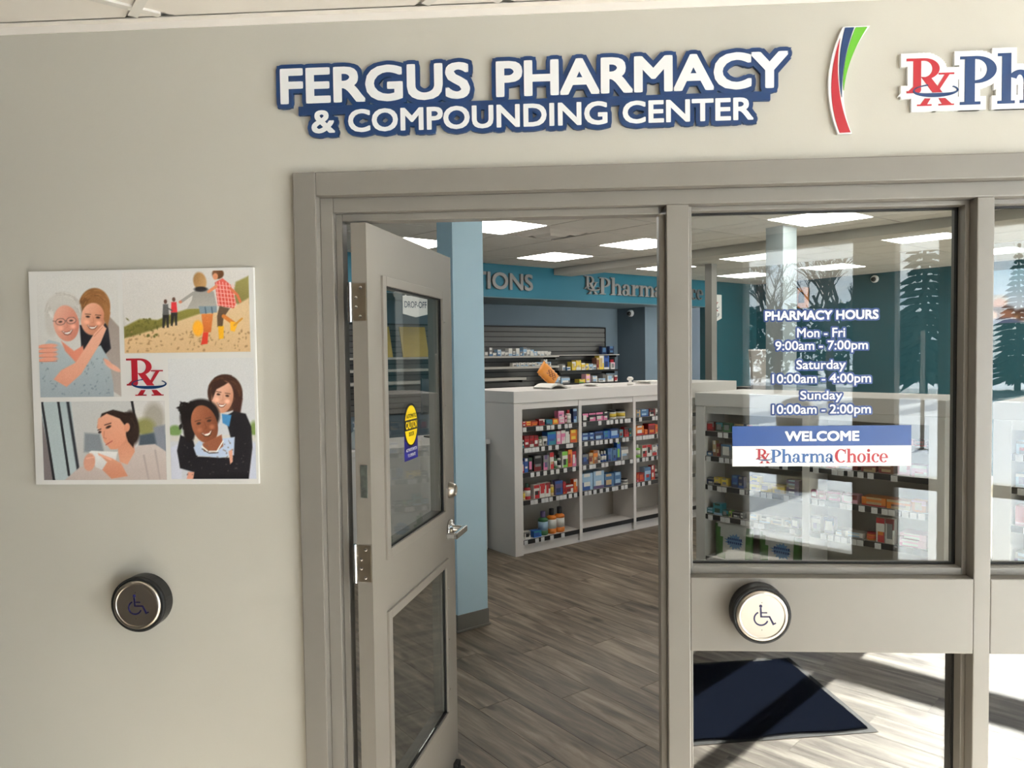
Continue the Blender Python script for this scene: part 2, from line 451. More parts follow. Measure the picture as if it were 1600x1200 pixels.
COL={'red': (175, 35, 40), 'dred': (120, 30, 35), 'orange': (215, 120, 35), 'rorange': (205, 85, 45), 'pink': (215, 120, 160), 'lpink': (225, 170, 190), 'white': (215, 212, 205), 'black': (28, 28, 32), 'grey': (125, 125, 125), 'blue': (45, 80, 145), 'bblue': (35, 95, 175), 'dblue': (30, 45, 85), 'teal': (45, 125, 140), 'lblue': (150, 180, 205), 'green': (55, 110, 65), 'lgreen': (120, 180, 70), 'yellow': (220, 190, 70), 'brown': (130, 85, 65), 'tan': (185, 160, 120), 'purple': (95, 80, 120), 'steel': (70, 110, 150), 'dgreen': (35, 65, 50)}
PROD=[
('c', 0, 0, 0.105, 0.036, 0.041, 0, 'box', 'red', 'dred', 'white', 'red and maroon carton'),
('c', 0, 0, 0.141, 0.057, 0.039, 0, 'box', 'rorange', 'red', 'yellow', 'red and orange carton'),
('c', 0, 0, 0.201, 0.063, 0.039, 0, 'box', 'rorange', 'dred', 'orange', 'orange red carton'),
('c', 0, 0, 0.277, 0.061, 0.05, 0, 'box', 'red', 'white', 'dred', 'red carton with white corner'),
('c', 0, 0, 0.352, 0.069, 0.042, 0, 'box', 'teal', 'dblue', 'steel', 'teal and blue carton'),
('c', 0, 0, 0.423, 0.064, 0.045, 0, 'box', 'orange', 'rorange', 'yellow', 'orange carton'),
('c', 0, 0, 0.491, 0.064, 0.053, 0, 'box', 'lpink', 'pink', 'white', 'pale pink carton under another'),
('c', 0, 0, 0.488, 0.064, 0.052, 0.053, 'box', 'pink', 'lpink', 'purple', 'pink carton set on another carton'),
('c', 0, 0, 0.557, 0.026, 0.064, 0, 'box', 'dred', 'brown', 'lpink', 'dark red carton'),
('c', 0, 0, 0.586, 0.055, 0.108, 0, 'bottle', 'white', 'red', 'white', 'white pump bottle with red label'),
('c', 0, 0, 0.65, 0.056, 0.116, 0, 'box', 'dblue', 'lblue', 'blue', 'tall blue and silver carton'),
('c', 0, 1, 0.102, 0.02, 0.062, 0, 'box', 'black', 'teal', 'white', 'black and teal carton'),
('c', 0, 1, 0.124, 0.051, 0.093, 0, 'box', 'red', 'dred', 'white', 'bright red carton with white top'),
('c', 0, 1, 0.177, 0.046, 0.091, 0, 'box', 'red', 'white', 'dred', 'bright red carton with white stripe'),
('c', 0, 1, 0.225, 0.045, 0.088, 0, 'box', 'red', 'dred', 'white', 'bright red carton'),
('c', 0, 1, 0.275, 0.041, 0.073, 0, 'bottle', 'white', 'green', 'white', 'white bottle with green label'),
('c', 0, 1, 0.317, 0.046, 0.073, 0, 'box', 'white', 'grey', 'black', 'white carton with grey print'),
('c', 0, 1, 0.366, 0.093, 0.106, 0, 'box', 'bblue', 'teal', 'blue', 'large bright blue carton'),
('c', 0, 1, 0.463, 0.047, 0.106, 0, 'box', 'lpink', 'pink', 'white', 'pink and white carton'),
('c', 0, 1, 0.512, 0.048, 0.11, 0, 'box', 'pink', 'white', 'lpink', 'pink striped carton'),
('c', 0, 1, 0.562, 0.05, 0.129, 0, 'box', 'white', 'black', 'white', 'tall white carton with black print'),
('c', 0, 1, 0.617, 0.087, 0.108, 0, 'box', 'orange', 'rorange', 'yellow', 'large orange carton'),
('c', 0, 2, 0.099, 0.018, 0.092, 0, 'box', 'red', 'blue', 'white', 'red and blue carton'),
('c', 0, 2, 0.119, 0.041, 0.113, 0, 'box', 'blue', 'bblue', 'white', 'blue carton with white band'),
('c', 0, 2, 0.162, 0.042, 0.114, 0, 'box', 'black', 'dgreen', 'pink', 'black and green carton'),
('c', 0, 2, 0.218, 0.088, 0.125, 0, 'box', 'black', 'dred', 'grey', 'wide black carton with red band'),
('c', 0, 2, 0.319, 0.062, 0.121, 0, 'box', 'grey', 'pink', 'purple', 'grey carton with pink edge'),
('c', 0, 2, 0.388, 0.044, 0.138, 0, 'box', 'white', 'red', 'tan', 'white and red carton'),
('c', 0, 2, 0.437, 0.04, 0.112, 0, 'bottle', 'green', 'black', 'white', 'green bottle with black cap'),
('c', 0, 2, 0.479, 0.04, 0.112, 0, 'bottle', 'white', 'black', 'black', 'white bottle with black cap'),
('c', 0, 2, 0.523, 0.063, 0.134, 0, 'box', 'white', 'lgreen', 'black', 'white carton with green lower half'),
('c', 0, 2, 0.588, 0.048, 0.143, 0, 'box', 'rorange', 'orange', 'dred', 'tall orange carton'),
('c', 0, 2, 0.638, 0.044, 0.125, 0, 'box', 'pink', 'red', 'white', 'pink carton with red base'),
('c', 0, 3, 0.096, 0.038, 0.098, 0, 'bottle', 'tan', 'black', 'yellow', 'yellow bottle with dark cap'),
('c', 0, 3, 0.137, 0.06, 0.129, 0, 'bottle', 'red', 'dgreen', 'white', 'red and white bottle with green cap'),
('c', 0, 3, 0.215, 0.059, 0.109, 0, 'box', 'white', 'red', 'black', 'white carton with red base'),
('c', 0, 3, 0.277, 0.056, 0.115, 0, 'box', 'white', 'red', 'red', 'white carton with red squares'),
('c', 0, 3, 0.335, 0.057, 0.116, 0, 'box', 'white', 'dred', 'red', 'white carton with red and yellow trim'),
('c', 0, 3, 0.395, 0.043, 0.127, 0, 'bottle', 'tan', 'black', 'yellow', 'amber bottle with black cap'),
('c', 0, 3, 0.441, 0.085, 0.117, 0, 'box', 'purple', 'blue', 'dblue', 'purple carton with blue top'),
('c', 0, 3, 0.532, 0.026, 0.102, 0, 'box', 'red', 'rorange', 'dred', 'narrow red carton'),
('c', 0, 3, 0.561, 0.083, 0.07, 0, 'box', 'red', 'white', 'dred', 'wide red carton with white print'),
('c', 0, 3, 0.648, 0.051, 0.109, 0, 'box', 'rorange', 'white', 'orange', 'orange and white carton'),
('c', 0, 4, 0.091, 0.024, 0.103, 0, 'bottle', 'white', 'white', 'grey', 'small white bottle'),
('c', 0, 4, 0.117, 0.06, 0.062, 0, 'box', 'white', 'grey', 'black', 'small white carton with grey print'),
('c', 0, 4, 0.21, 0.081, 0.052, 0, 'box', 'bblue', 'teal', 'blue', 'flat blue carton'),
('c', 0, 4, 0.298, 0.086, 0.195, 0, 'bottle', 'green', 'purple', 'lblue', 'green mouthwash bottle with purple neck'),
('c', 0, 4, 0.391, 0.084, 0.205, 0, 'bottle', 'orange', 'black', 'white', 'orange mouthwash bottle nearer the green bottle'),
('c', 0, 4, 0.478, 0.089, 0.207, 0, 'bottle', 'orange', 'black', 'white', 'orange mouthwash bottle farther from the green bottle'),
('c', 1, 0, 0.757, 0.068, 0.068, 0, 'box', 'black', 'pink', 'white', 'black and pink carton'),
('c', 1, 0, 0.83, 0.082, 0.069, 0, 'box', 'black', 'pink', 'white', 'black and pink carton'),
('c', 1, 0, 0.916, 0.083, 0.07, 0, 'box', 'black', 'pink', 'white', 'black and pink carton'),
('c', 1, 0, 1.003, 0.078, 0.07, 0, 'box', 'black', 'pink', 'white', 'black and pink carton'),
('c', 1, 0, 1.099, 0.087, 0.076, 0, 'bottle', 'white', 'black', 'yellow', 'white tub with yellow label'),
('c', 1, 0, 1.21, 0.092, 0.077, 0, 'bottle', 'white', 'black', 'yellow', 'white tub with yellow label'),
('c', 1, 1, 0.752, 0.075, 0.066, 0, 'box', 'blue', 'dblue', 'lblue', 'dark blue carton'),
('c', 1, 1, 0.83, 0.066, 0.066, 0, 'box', 'blue', 'dblue', 'lblue', 'dark blue carton'),
('c', 1, 1, 0.901, 0.097, 0.07, 0, 'box', 'dblue', 'blue', 'lblue', 'wide dark blue carton'),
('c', 1, 1, 1.004, 0.079, 0.07, 0, 'box', 'bblue', 'blue', 'teal', 'bright blue carton'),
('c', 1, 1, 1.087, 0.107, 0.079, 0, 'box', 'bblue', 'dblue', 'lblue', 'wide bright blue carton'),
('c', 1, 1, 1.202, 0.046, 0.068, 0, 'box', 'grey', 'teal', 'dred', 'grey carton'),
('c', 1, 1, 1.263, 0.059, 0.086, 0, 'box', 'red', 'black', 'dred', 'red and black hanging pack'),
('c', 1, 1, 1.326, 0.051, 0.072, 0, 'box', 'dgreen', 'teal', 'yellow', 'teal pack with yellow edge'),
('c', 1, 2, 0.753, 0.07, 0.088, 0, 'box', 'dblue', 'grey', 'blue', 'dark blue stacked pack'),
('c', 1, 2, 0.829, 0.048, 0.094, 0, 'box', 'brown', 'tan', 'dred', 'brown tube carton'),
('c', 1, 2, 0.881, 0.053, 0.111, 0, 'box', 'orange', 'brown', 'tan', 'amber tube carton'),
('c', 1, 2, 0.938, 0.036, 0.106, 0, 'bottle', 'white', 'white', 'grey', 'slim white bottle'),
('c', 1, 2, 0.978, 0.032, 0.095, 0, 'bottle', 'blue', 'white', 'white', 'white capped blue bottle'),
('c', 1, 2, 1.013, 0.033, 0.095, 0, 'bottle', 'blue', 'white', 'white', 'white capped blue bottle'),
('c', 1, 2, 1.055, 0.057, 0.113, 0, 'box', 'steel', 'dblue', 'blue', 'steel blue carton'),
('c', 1, 2, 1.115, 0.05, 0.113, 0, 'box', 'steel', 'blue', 'dblue', 'steel blue carton'),
('c', 1, 2, 1.168, 0.046, 0.177, 0, 'box', 'bblue', 'dblue', 'lgreen', 'tall blue carton with green stripe'),
('c', 1, 2, 1.223, 0.091, 0.109, 0, 'box', 'white', 'grey', 'lblue', 'white carton with grey print'),
('c', 1, 3, 0.75, 0.122, 0.143, 0, 'box', 'lblue', 'blue', 'white', 'large pale blue carton'),
('c', 1, 3, 0.88, 0.127, 0.151, 0, 'box', 'lblue', 'purple', 'white', 'large pale blue carton with purple band'),
('c', 1, 3, 1.013, 0.117, 0.113, 0, 'box', 'steel', 'dblue', 'tan', 'blue snack pouch'),
('c', 1, 3, 1.134, 0.084, 0.117, 0, 'box', 'steel', 'dblue', 'lblue', 'blue snack pouch'),
('c', 1, 3, 1.256, 0.065, 0.046, 0, 'bottle', 'white', 'black', 'grey', 'small round white tin'),
('c', 2, 0, 1.421, 0.053, 0.064, 0, 'box', 'tan', 'grey', 'steel', 'tan and grey carton'),
('c', 2, 0, 1.478, 0.104, 0.064, 0, 'box', 'steel', 'blue', 'lblue', 'blue carton'),
('c', 2, 0, 1.595, 0.075, 0.065, 0, 'box', 'dred', 'white', 'black', 'dark red carton on white stand'),
('c', 2, 0, 1.677, 0.046, 0.065, 0, 'box', 'white', 'black', 'grey', 'black and white carton'),
('c', 2, 1, 1.419, 0.098, 0.085, 0, 'box', 'orange', 'red', 'white', 'orange and red carton'),
('c', 2, 1, 1.526, 0.043, 0.047, 0, 'box', 'rorange', 'red', 'orange', 'small red carton'),
('c', 2, 1, 1.577, 0.091, 0.095, 0, 'box', 'dred', 'red', 'orange', 'tall red carton'),
('c', 2, 1, 1.673, 0.049, 0.083, 0, 'box', 'orange', 'tan', 'rorange', 'orange carton'),
('c', 2, 2, 1.42, 0.069, 0.117, 0, 'bottle', 'lgreen', 'white', 'white', 'lime green bottle with white cap'),
('c', 2, 2, 1.494, 0.06, 0.106, 0, 'box', 'white', 'red', 'black', 'white carton with red triangle'),
('c', 2, 2, 1.557, 0.064, 0.106, 0, 'box', 'white', 'red', 'black', 'white carton with red triangle'),
('c', 2, 2, 1.63, 0.06, 0.095, 0, 'box', 'white', 'red', 'grey', 'white carton with red base'),
('c', 2, 2, 1.692, 0.036, 0.101, 0, 'box', 'white', 'blue', 'black', 'white carton with blue base'),
('c', 2, 3, 1.423, 0.024, 0.076, 0, 'box', 'rorange', 'pink', 'red', 'orange pink carton'),
('c', 2, 3, 1.449, 0.071, 0.076, 0, 'box', 'red', 'dred', 'rorange', 'red carton'),
('c', 2, 3, 1.525, 0.082, 0.121, 0, 'box', 'lblue', 'steel', 'red', 'pale blue carton with red frame'),
('c', 2, 3, 1.613, 0.05, 0.131, 0, 'box', 'red', 'rorange', 'white', 'tall red carton'),
('c', 2, 3, 1.668, 0.059, 0.089, 0, 'bottle', 'black', 'white', 'grey', 'black jar with white lid'),
('g', 0, 0, 0.077, 0.058, 0.064, 0, 'box', 'dred', 'grey', 'red', 'maroon and grey carton'),
('g', 0, 0, 0.15, 0.057, 0.063, 0, 'box', 'dgreen', 'teal', 'grey', 'dark green carton'),
('g', 0, 0, 0.209, 0.058, 0.063, 0, 'box', 'green', 'dgreen', 'grey', 'green carton'),
('g', 0, 0, 0.302, 0.069, 0.062, 0, 'box', 'black', 'tan', 'grey', 'black carton with tan top'),
('g', 0, 0, 0.391, 0.067, 0.061, 0, 'box', 'white', 'grey', 'lpink', 'white carton'),
('g', 0, 0, 0.505, 0.065, 0.056, 0, 'box', 'white', 'grey', 'red', 'white carton with red print'),
('g', 0, 0, 0.588, 0.063, 0.055, 0, 'box', 'grey', 'white', 'steel', 'grey carton'),
('g', 0, 1, 0.066, 0.053, 0.028, 0, 'box', 'steel', 'dblue', 'white', 'low blue carton'),
('g', 0, 1, 0.124, 0.029, 0.11, 0, 'box', 'tan', 'brown', 'white', 'tall tan tube carton'),
('g', 0, 1, 0.155, 0.028, 0.091, 0, 'box', 'brown', 'dred', 'tan', 'brown carton'),
('g', 0, 1, 0.191, 0.081, 0.09, 0, 'box', 'grey', 'steel', 'white', 'grey and blue carton'),
('g', 0, 1, 0.312, 0.078, 0.08, 0, 'box', 'white', 'blue', 'grey', 'white carton with blue band'),
('g', 0, 1, 0.41, 0.076, 0.079, 0, 'box', 'steel', 'white', 'blue', 'blue carton'),
('g', 0, 1, 0.514, 0.074, 0.073, 0, 'box', 'dred', 'white', 'red', 'dark red carton'),
('g', 0, 2, 0.065, 0.063, 0.046, 0, 'box', 'dblue', 'grey', 'white', 'dark blue carton'),
('g', 0, 2, 0.134, 0.057, 0.055, 0, 'box', 'yellow', 'black', 'tan', 'yellow carton'),
('g', 0, 2, 0.193, 0.053, 0.054, 0, 'box', 'yellow', 'tan', 'grey', 'yellow carton with grey end'),
('g', 0, 2, 0.277, 0.047, 0.085, 0, 'box', 'blue', 'dblue', 'steel', 'blue carton'),
('g', 0, 2, 0.327, 0.044, 0.08, 0, 'box', 'dblue', 'blue', 'grey', 'navy carton'),
('g', 0, 2, 0.414, 0.072, 0.048, 0, 'box', 'yellow', 'tan', 'grey', 'yellow carton under another'),
('g', 0, 2, 0.414, 0.072, 0.044, 0.049, 'box', 'yellow', 'tan', 'grey', 'yellow carton stacked on another'),
('g', 0, 2, 0.491, 0.088, 0.052, 0, 'box', 'yellow', 'tan', 'purple', 'wide yellow carton'),
('g', 0, 2, 0.581, 0.088, 0.053, 0, 'box', 'yellow', 'tan', 'white', 'wide yellow carton with white end'),
('g', 0, 2, 0.679, 0.088, 0.05, 0, 'box', 'purple', 'grey', 'white', 'purple grey carton under another'),
('g', 0, 2, 0.679, 0.088, 0.048, 0.051, 'box', 'purple', 'grey', 'lblue', 'purple grey carton stacked on another'),
('g', 0, 3, 0.064, 0.061, 0.041, 0, 'box', 'teal', 'dgreen', 'lblue', 'low teal carton'),
('g', 0, 3, 0.128, 0.073, 0.082, 0, 'box', 'teal', 'lblue', 'dgreen', 'tall teal carton'),
('g', 0, 3, 0.203, 0.048, 0.041, 0, 'box', 'dgreen', 'teal', 'grey', 'dark teal carton'),
('g', 0, 3, 0.253, 0.023, 0.045, 0, 'box', 'lgreen', 'tan', 'dgreen', 'olive carton'),
('g', 0, 3, 0.279, 0.06, 0.04, 0, 'box', 'black', 'grey', 'white', 'black carton'),
('g', 0, 3, 0.341, 0.029, 0.04, 0, 'box', 'grey', 'black', 'white', 'dark grey carton'),
('g', 0, 3, 0.414, 0.067, 0.044, 0, 'box', 'white', 'grey', 'lblue', 'white carton'),
('g', 0, 3, 0.486, 0.079, 0.043, 0, 'box', 'white', 'lblue', 'grey', 'white carton with pale blue print'),
('g', 0, 3, 0.568, 0.098, 0.043, 0, 'box', 'white', 'tan', 'grey', 'wide white carton with tan print'),
('g', 0, 3, 0.67, 0.042, 0.042, 0, 'box', 'white', 'lblue', 'grey', 'narrow white carton'),
('g', 0, 3, 0.715, 0.053, 0.063, 0, 'box', 'purple', 'grey', 'white', 'purple carton'),
('g', 0, 4, 0.116, 0.302, 0.261, 0, 'pouch', 'white', 'green', 'blue', 'green and white pouch with blue splash, left'),
('g', 0, 4, 0.462, 0.306, 0.257, 0, 'pouch', 'white', 'green', 'blue', 'green and white pouch with blue splash, right'),
('g', 1, 0, 0.881, 0.062, 0.049, 0, 'box', 'white', 'red', 'grey', 'white and red carton'),
('g', 1, 0, 0.964, 0.069, 0.048, 0, 'box', 'white', 'grey', 'lblue', 'white carton'),
('g', 1, 0, 1.049, 0.063, 0.048, 0, 'box', 'lpink', 'white', 'red', 'pale pink carton'),
('g', 1, 0, 1.419, 0.042, 0.037, 0, 'box', 'red', 'black', 'dred', 'red and black carton'),
('g', 1, 0, 1.468, 0.065, 0.037, 0, 'box', 'dred', 'red', 'black', 'dark red carton'),
('g', 1, 1, 0.844, 0.067, 0.066, 0, 'box', 'red', 'white', 'dred', 'red carton with white band'),
('g', 1, 1, 0.944, 0.065, 0.065, 0, 'box', 'orange', 'red', 'white', 'orange carton'),
('g', 1, 1, 1.065, 0.078, 0.055, 0, 'box', 'dred', 'red', 'tan', 'maroon carton'),
('g', 1, 1, 1.163, 0.087, 0.055, 0, 'box', 'dred', 'tan', 'brown', 'wide maroon carton'),
('g', 1, 1, 1.265, 0.088, 0.054, 0, 'box', 'brown', 'dred', 'tan', 'wide brown carton'),
('g', 1, 1, 1.374, 0.071, 0.068, 0, 'box', 'lpink', 'red', 'white', 'pink and white carton'),
('g', 1, 1, 1.452, 0.083, 0.067, 0, 'box', 'lpink', 'white', 'red', 'pink carton'),
('g', 1, 2, 0.844, 0.046, 0.053, 0, 'box', 'dred', 'pink', 'white', 'dark pink carton'),
('g', 1, 2, 0.895, 0.054, 0.053, 0, 'box', 'dred', 'lpink', 'white', 'dark pink carton'),
('g', 1, 2, 0.953, 0.085, 0.056, 0, 'box', 'dred', 'pink', 'white', 'wide dark pink carton'),
('g', 1, 2, 1.046, 0.098, 0.052, 0, 'box', 'lpink', 'dred', 'white', 'wide pale pink carton'),
('g', 1, 2, 1.167, 0.143, 0.052, 0, 'box', 'orange', 'red', 'tan', 'long orange carton'),
('g', 1, 2, 1.314, 0.133, 0.053, 0, 'box', 'orange', 'tan', 'brown', 'long amber carton'),
('g', 1, 2, 1.453, 0.079, 0.067, 0, 'box', 'orange', 'lpink', 'tan', 'pale orange carton'),
('g', 1, 3, 0.845, 0.063, 0.099, 0, 'box', 'white', 'grey', 'purple', 'white carton with grey print'),
('g', 1, 3, 0.933, 0.066, 0.102, 0, 'box', 'purple', 'blue', 'white', 'purple carton'),
('g', 1, 3, 1.007, 0.052, 0.032, 0, 'box', 'grey', 'white', 'lblue', 'low grey carton'),
('g', 1, 3, 1.067, 0.109, 0.032, 0, 'box', 'white', 'grey', 'lblue', 'low white carton'),
('g', 1, 3, 1.188, 0.061, 0.047, 0, 'tin', 'orange', 'red', 'rorange', 'round orange tin'),
('g', 1, 3, 1.254, 0.05, 0.147, 0, 'box', 'white', 'red', 'orange', 'tall white carton with red base'),
('g', 1, 3, 1.308, 0.053, 0.149, 0, 'box', 'white', 'dred', 'grey', 'tall white carton with maroon base'),
('g', 1, 3, 1.387, 0.147, 0.041, 0, 'box', 'lpink', 'pink', 'white', 'wide pink carton under another'),
('g', 1, 3, 1.387, 0.147, 0.037, 0.042, 'box', 'lpink', 'dred', 'white', 'wide pink carton stacked on another'),
('g', 1, 4, 1.068, 0.086, 0.048, 0, 'box', 'tan', 'orange', 'white', 'low tan carton'),
('g', 1, 4, 1.158, 0.058, 0.055, 0, 'box', 'dred', 'dblue', 'white', 'dark red carton'),
]
OUT= {'conifer': (13.88, -27.01, -0.07), 'conifer2': (18.59, -29.17, -0.07), 'bare': (8.87, -22.5, -0.07), 'bare2': (8.95, -28.73, -0.07), 'hedge': [((12.94, -37.99, -0.07), 5, 4.0), ((17.83, -44.79, -0.07), 5, 4.6), ((12.94, -48.35, -0.07), 4.5, 4.6), ((21.88, -47.51, -0.07), 5, 4.0)], 'lamp': (6.15, -10.76, -0.07), 'bin': (2.92, -7.07, -0.07)}

# ================================================================== SETTING
# ---- vestibule wall with the glazed door screen (wall face y=0)
WT = 0.14
FX0, FX1, FZ1 = -0.718, 4.41, 2.109
wf = boxes('wall_front', [((-5.4, 0, 0), (FX0 + .02, WT, 2.75)), ((FX0 + .02, 0, FZ1 - .02), (FX1 - .02, WT, 2.75)), ((FX1 - .02, 0, 0), (6.6, WT, 2.75))], M_WALL)
struct(wf, 'greige painted wall holding the signs and the glazed entrance', 'wall')

# ---- steel door and window frame
fr = empty('trim_1', (0, 0, 0))
struct(fr, 'taupe steel frame around the open door and window panes', 'door frame')
Y0, Y1, Y2 = -0.022, 0.012, 0.035
BV_ = .003
def fbox(name, L): return boxes(name, L, M_FRAME, fr, BV_)
fbox('jamb', [((FX0, Y0, 0), (-.654, WT, FZ1)), ((-.654, Y1, 0), (-.617, WT, 2.045)), ((-.617, Y2, 0), (-.598, .085, 2.004))])
PANES_END = 1.114 + .797 * 4
fbox('head', [((-.654, Y0, 2.045), (4.34, WT, FZ1)), ((-.617, Y1, 2.004), (PANES_END, WT, 2.045)), ((-.598, Y2, 1.983), (.283, .085, 2.004))])
fbox('mullion', [((.300, Y1, 0), (.361, WT, 2.004)), ((.283, Y2, 0), (.300, .085, 1.983))])
PANES = [(.361, 1.114)]
xm = 1.114
while xm < 4.0:
    fbox('mullion', [((xm, Y1, 0), (xm + .044, WT, 2.004))])
    PANES.append((xm + .044, xm + .797)); xm += .797
fbox('jamb', [((4.34, Y0, 0), (FX1, WT, FZ1)), ((PANES[-1][1], Y1, 0), (4.34, WT, 2.045))])
for q0, q1 in PANES:
    fbox('rail', [((q0, Y1, .779), (q1, WT, .984))])
    fbox('rail', [((q0, Y1, 0), (q1, WT, .07))])
YG = .088
def glazing(n, x0, x1, z0, z1, what, film=False):
    w = empty('window_%d' % n, ((x0 + x1) / 2, YG, z0))
    struct(w, what, 'window')
    hx, h = (x1 - x0) / 2, z1 - z0
    e = .013
    # glazing beads stepping back to the pane
    boxes('glazing_bead', [((-hx, -.04, 0), (-hx + e, .03, h)), ((hx - e, -.04, 0), (hx, .03, h)), ((-hx + e, -.04, h - e), (hx - e, .03, h)), ((-hx + e, -.04, 0), (hx - e, .03, e * 1.6))], M_FRAME, w, .002)
    boxes('gasket', [((-hx + e, -.006, e * 1.6), (-hx + e + .004, .006, h - e)), ((hx - e - .004, -.006, e * 1.6), (hx - e, .006, h - e)),
                     ((-hx + e, -.006, h - e - .006), (hx - e, .006, h - e)), ((-hx + e, -.006, e * 1.6), (hx - e, .006, e * 1.6 + .004))], M_RUBBER, w)
    box('pane', (-hx + e, -.003, e * 1.6), (hx - e, .003, h - e), FILMGLASS if film else GLASS, w)
    if film: box('infill_panel', (-hx + .004, .012, .004), (hx - .004, .022, h - .004), mat('charcoal_infill', (22, 22, 24), .8), w)
    return w
glazing(1, .361, 1.114, .984, 2.004, 'tall glass pane beside the door with white opening hours lettering')
glazing(2, .361, 1.114, .070, .779, 'low glass pane under the round silver push plate', True)
glazing(3, *PANES[1], .984, 2.004, 'tall glass pane cut off by the right picture edge')
glazing(4, *PANES[1], .070, .779, 'low glass pane in the bottom right corner', True)

for k, pq in enumerate(PANES[2:]):  # unseen panes added so more daylight reaches the pale blue column
    glazing(5 + 2 * k, *pq, .984, 2.004, 'unseen tall pane added for daylight, farther right outside the picture, number %s' % ('one', 'two', 'three')[k])
    glazing(6 + 2 * k, *pq, .070, .779, 'unseen low pane added for daylight, farther right outside the picture, number %s' % ('one', 'two', 'three')[k])

# ---- floors
POLY_STORE = [(-5.4, WT), (6.6, WT), (9.5, 4), (9.5, 14), (-5.4, 14)]
fl = slab('floor', POLY_STORE, -.06, -.004, mat('floor_screed', (112, 103, 92), .6, var=.08, scale=3))
struct(fl, 'grey oak plank floor of the pharmacy', 'floor')
PW, PL = .182, 1.22
def plank_ok(P):
    cx = sum(p[0] for p in P) / len(P); cy = sum(p[1] for p in P) / len(P)
    return cy > WT
cnt = 0
plank_me = None
for i in range(-6, 30):
    b0 = i * PW
    off = (i * .437) % 1.0 * PL
    for j in range(-3, 4):
        a0 = j * PL + off - .4
        P = [S(b0 + .0012, a0 + .0012), S(b0 + PW - .0012, a0 + .0012), S(b0 + PW - .0012, a0 + PL - .0012), S(b0 + .0012, a0 + PL - .0012)]
        P = [(v.x, v.y) for v in P]
        Q = clip_poly(P, 0, 1, WT + .001)
        if len(Q) < 3: continue
        # only the strip of floor that the doorway and panes look onto
        bc, ac = b0 + PW / 2, a0 + PL / 2
        if bc < -.5 or bc > 4.6 or ac > 3.7: continue
        cx, cy = S(b0, a0).x, S(b0, a0).y
        def tol(p):
            v = Vector((p[0] - cx, p[1] - cy, 0)); return (v.dot(BV), v.dot(AV))
        full = len(Q) == 4 and all(abs(q[0] - p[0]) + abs(q[1] - p[1]) < 1e-6 for p, q in zip(P, Q))
        if full and plank_me is not None:
            o = bpy.data.objects.new('plank', plank_me); COLL.objects.link(o); o.parent = fl
        else:
            o = slab('plank', [tol(q) for q in Q], -.004, 0, M_PLANK, fl)
            if full: plank_me = o.data
        o.location = (cx, cy, 0); o.rotation_euler = (0, 0, ANG)
        cnt += 1
print('planks', cnt)
vf = slab('floor_vestibule', [(-5.4, WT), (-5.4, -.6), (.2, -5.6), (6.6, -.1), (6.6, WT)], -.06, 0, mat('floor_screed', (112, 103, 92), .6))
struct(vf, 'plank floor, lightened to bounce light, of the entrance vestibule in front of the door', 'floor')

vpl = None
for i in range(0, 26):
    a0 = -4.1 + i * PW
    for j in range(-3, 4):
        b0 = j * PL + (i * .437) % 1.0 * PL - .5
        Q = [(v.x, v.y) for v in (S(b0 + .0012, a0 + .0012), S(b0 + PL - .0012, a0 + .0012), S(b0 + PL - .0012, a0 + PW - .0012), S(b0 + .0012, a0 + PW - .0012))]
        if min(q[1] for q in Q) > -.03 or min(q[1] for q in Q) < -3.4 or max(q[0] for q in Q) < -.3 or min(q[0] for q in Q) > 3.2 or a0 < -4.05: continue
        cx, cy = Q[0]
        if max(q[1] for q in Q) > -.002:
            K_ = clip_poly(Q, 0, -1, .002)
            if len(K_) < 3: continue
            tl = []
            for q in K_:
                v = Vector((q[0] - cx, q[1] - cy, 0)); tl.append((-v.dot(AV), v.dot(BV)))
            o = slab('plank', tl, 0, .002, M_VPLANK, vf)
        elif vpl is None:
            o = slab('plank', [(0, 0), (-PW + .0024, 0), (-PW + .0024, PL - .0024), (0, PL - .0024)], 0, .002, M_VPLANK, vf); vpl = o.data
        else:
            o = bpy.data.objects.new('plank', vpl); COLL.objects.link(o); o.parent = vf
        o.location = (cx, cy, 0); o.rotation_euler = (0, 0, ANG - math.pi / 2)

# ---- store ceiling: lay-in tiles on a slightly skewed grid
ZC = 2.70
ce = slab('ceiling', POLY_STORE, ZC + .012, ZC + .06, M_DARKGAP)
struct(ce, 'grey lay-in tile ceiling of the pharmacy', 'ceiling')
CB = Vector((math.cos(ANG + .012), math.sin(ANG + .012), 0))
CA = Vector((-math.sin(ANG + .095), math.cos(ANG + .095), 0))
G0 = S(3.90, 4.545)
CM = .606
def cpt(i, j): return G0 + CB * (i * CM) + CA * (j * CM)
LIGHT_CELLS = {(-3, -2): 'square ceiling light panel nearest above the pale blue column', (0, 0): 'square ceiling light panel in front of the prescriptions sign', (0, -2): 'square ceiling light panel left of the door frame mullion',
               (3, 0): 'square ceiling light panel above the grey logo letters', (0, -5): 'square ceiling light panel nearest behind the tall window glass', (3, -2): 'square ceiling light panel left of the far grey column, upper of two',
               (6, 0): 'square ceiling light panel left of the far grey column, lower of two', (3, -5): 'square ceiling light panel in the upper right of the tall window', (6, -2): 'square ceiling light panel above the pharmacy hours lettering',
               (-3, 0): 'square ceiling light panel behind the top of the open door', (6, -5): 'square ceiling light panel at the far right behind the right pane', (3, -8): 'square ceiling light panel deep to the right behind the wall end',
               (6, -8): 'square ceiling light panel in the far right corner of the store', (-3, -5): 'unseen ceiling light panel added inside the door to light the column', (0, -8): 'square ceiling light panel just inside the right panes', (-5, 0): 'square ceiling light panel behind the door leaf near the left wall'}  # panel just inside the door is unseen, added to brighten the column
VENT = (-2, -2)
gridbars = []
tile_full = None
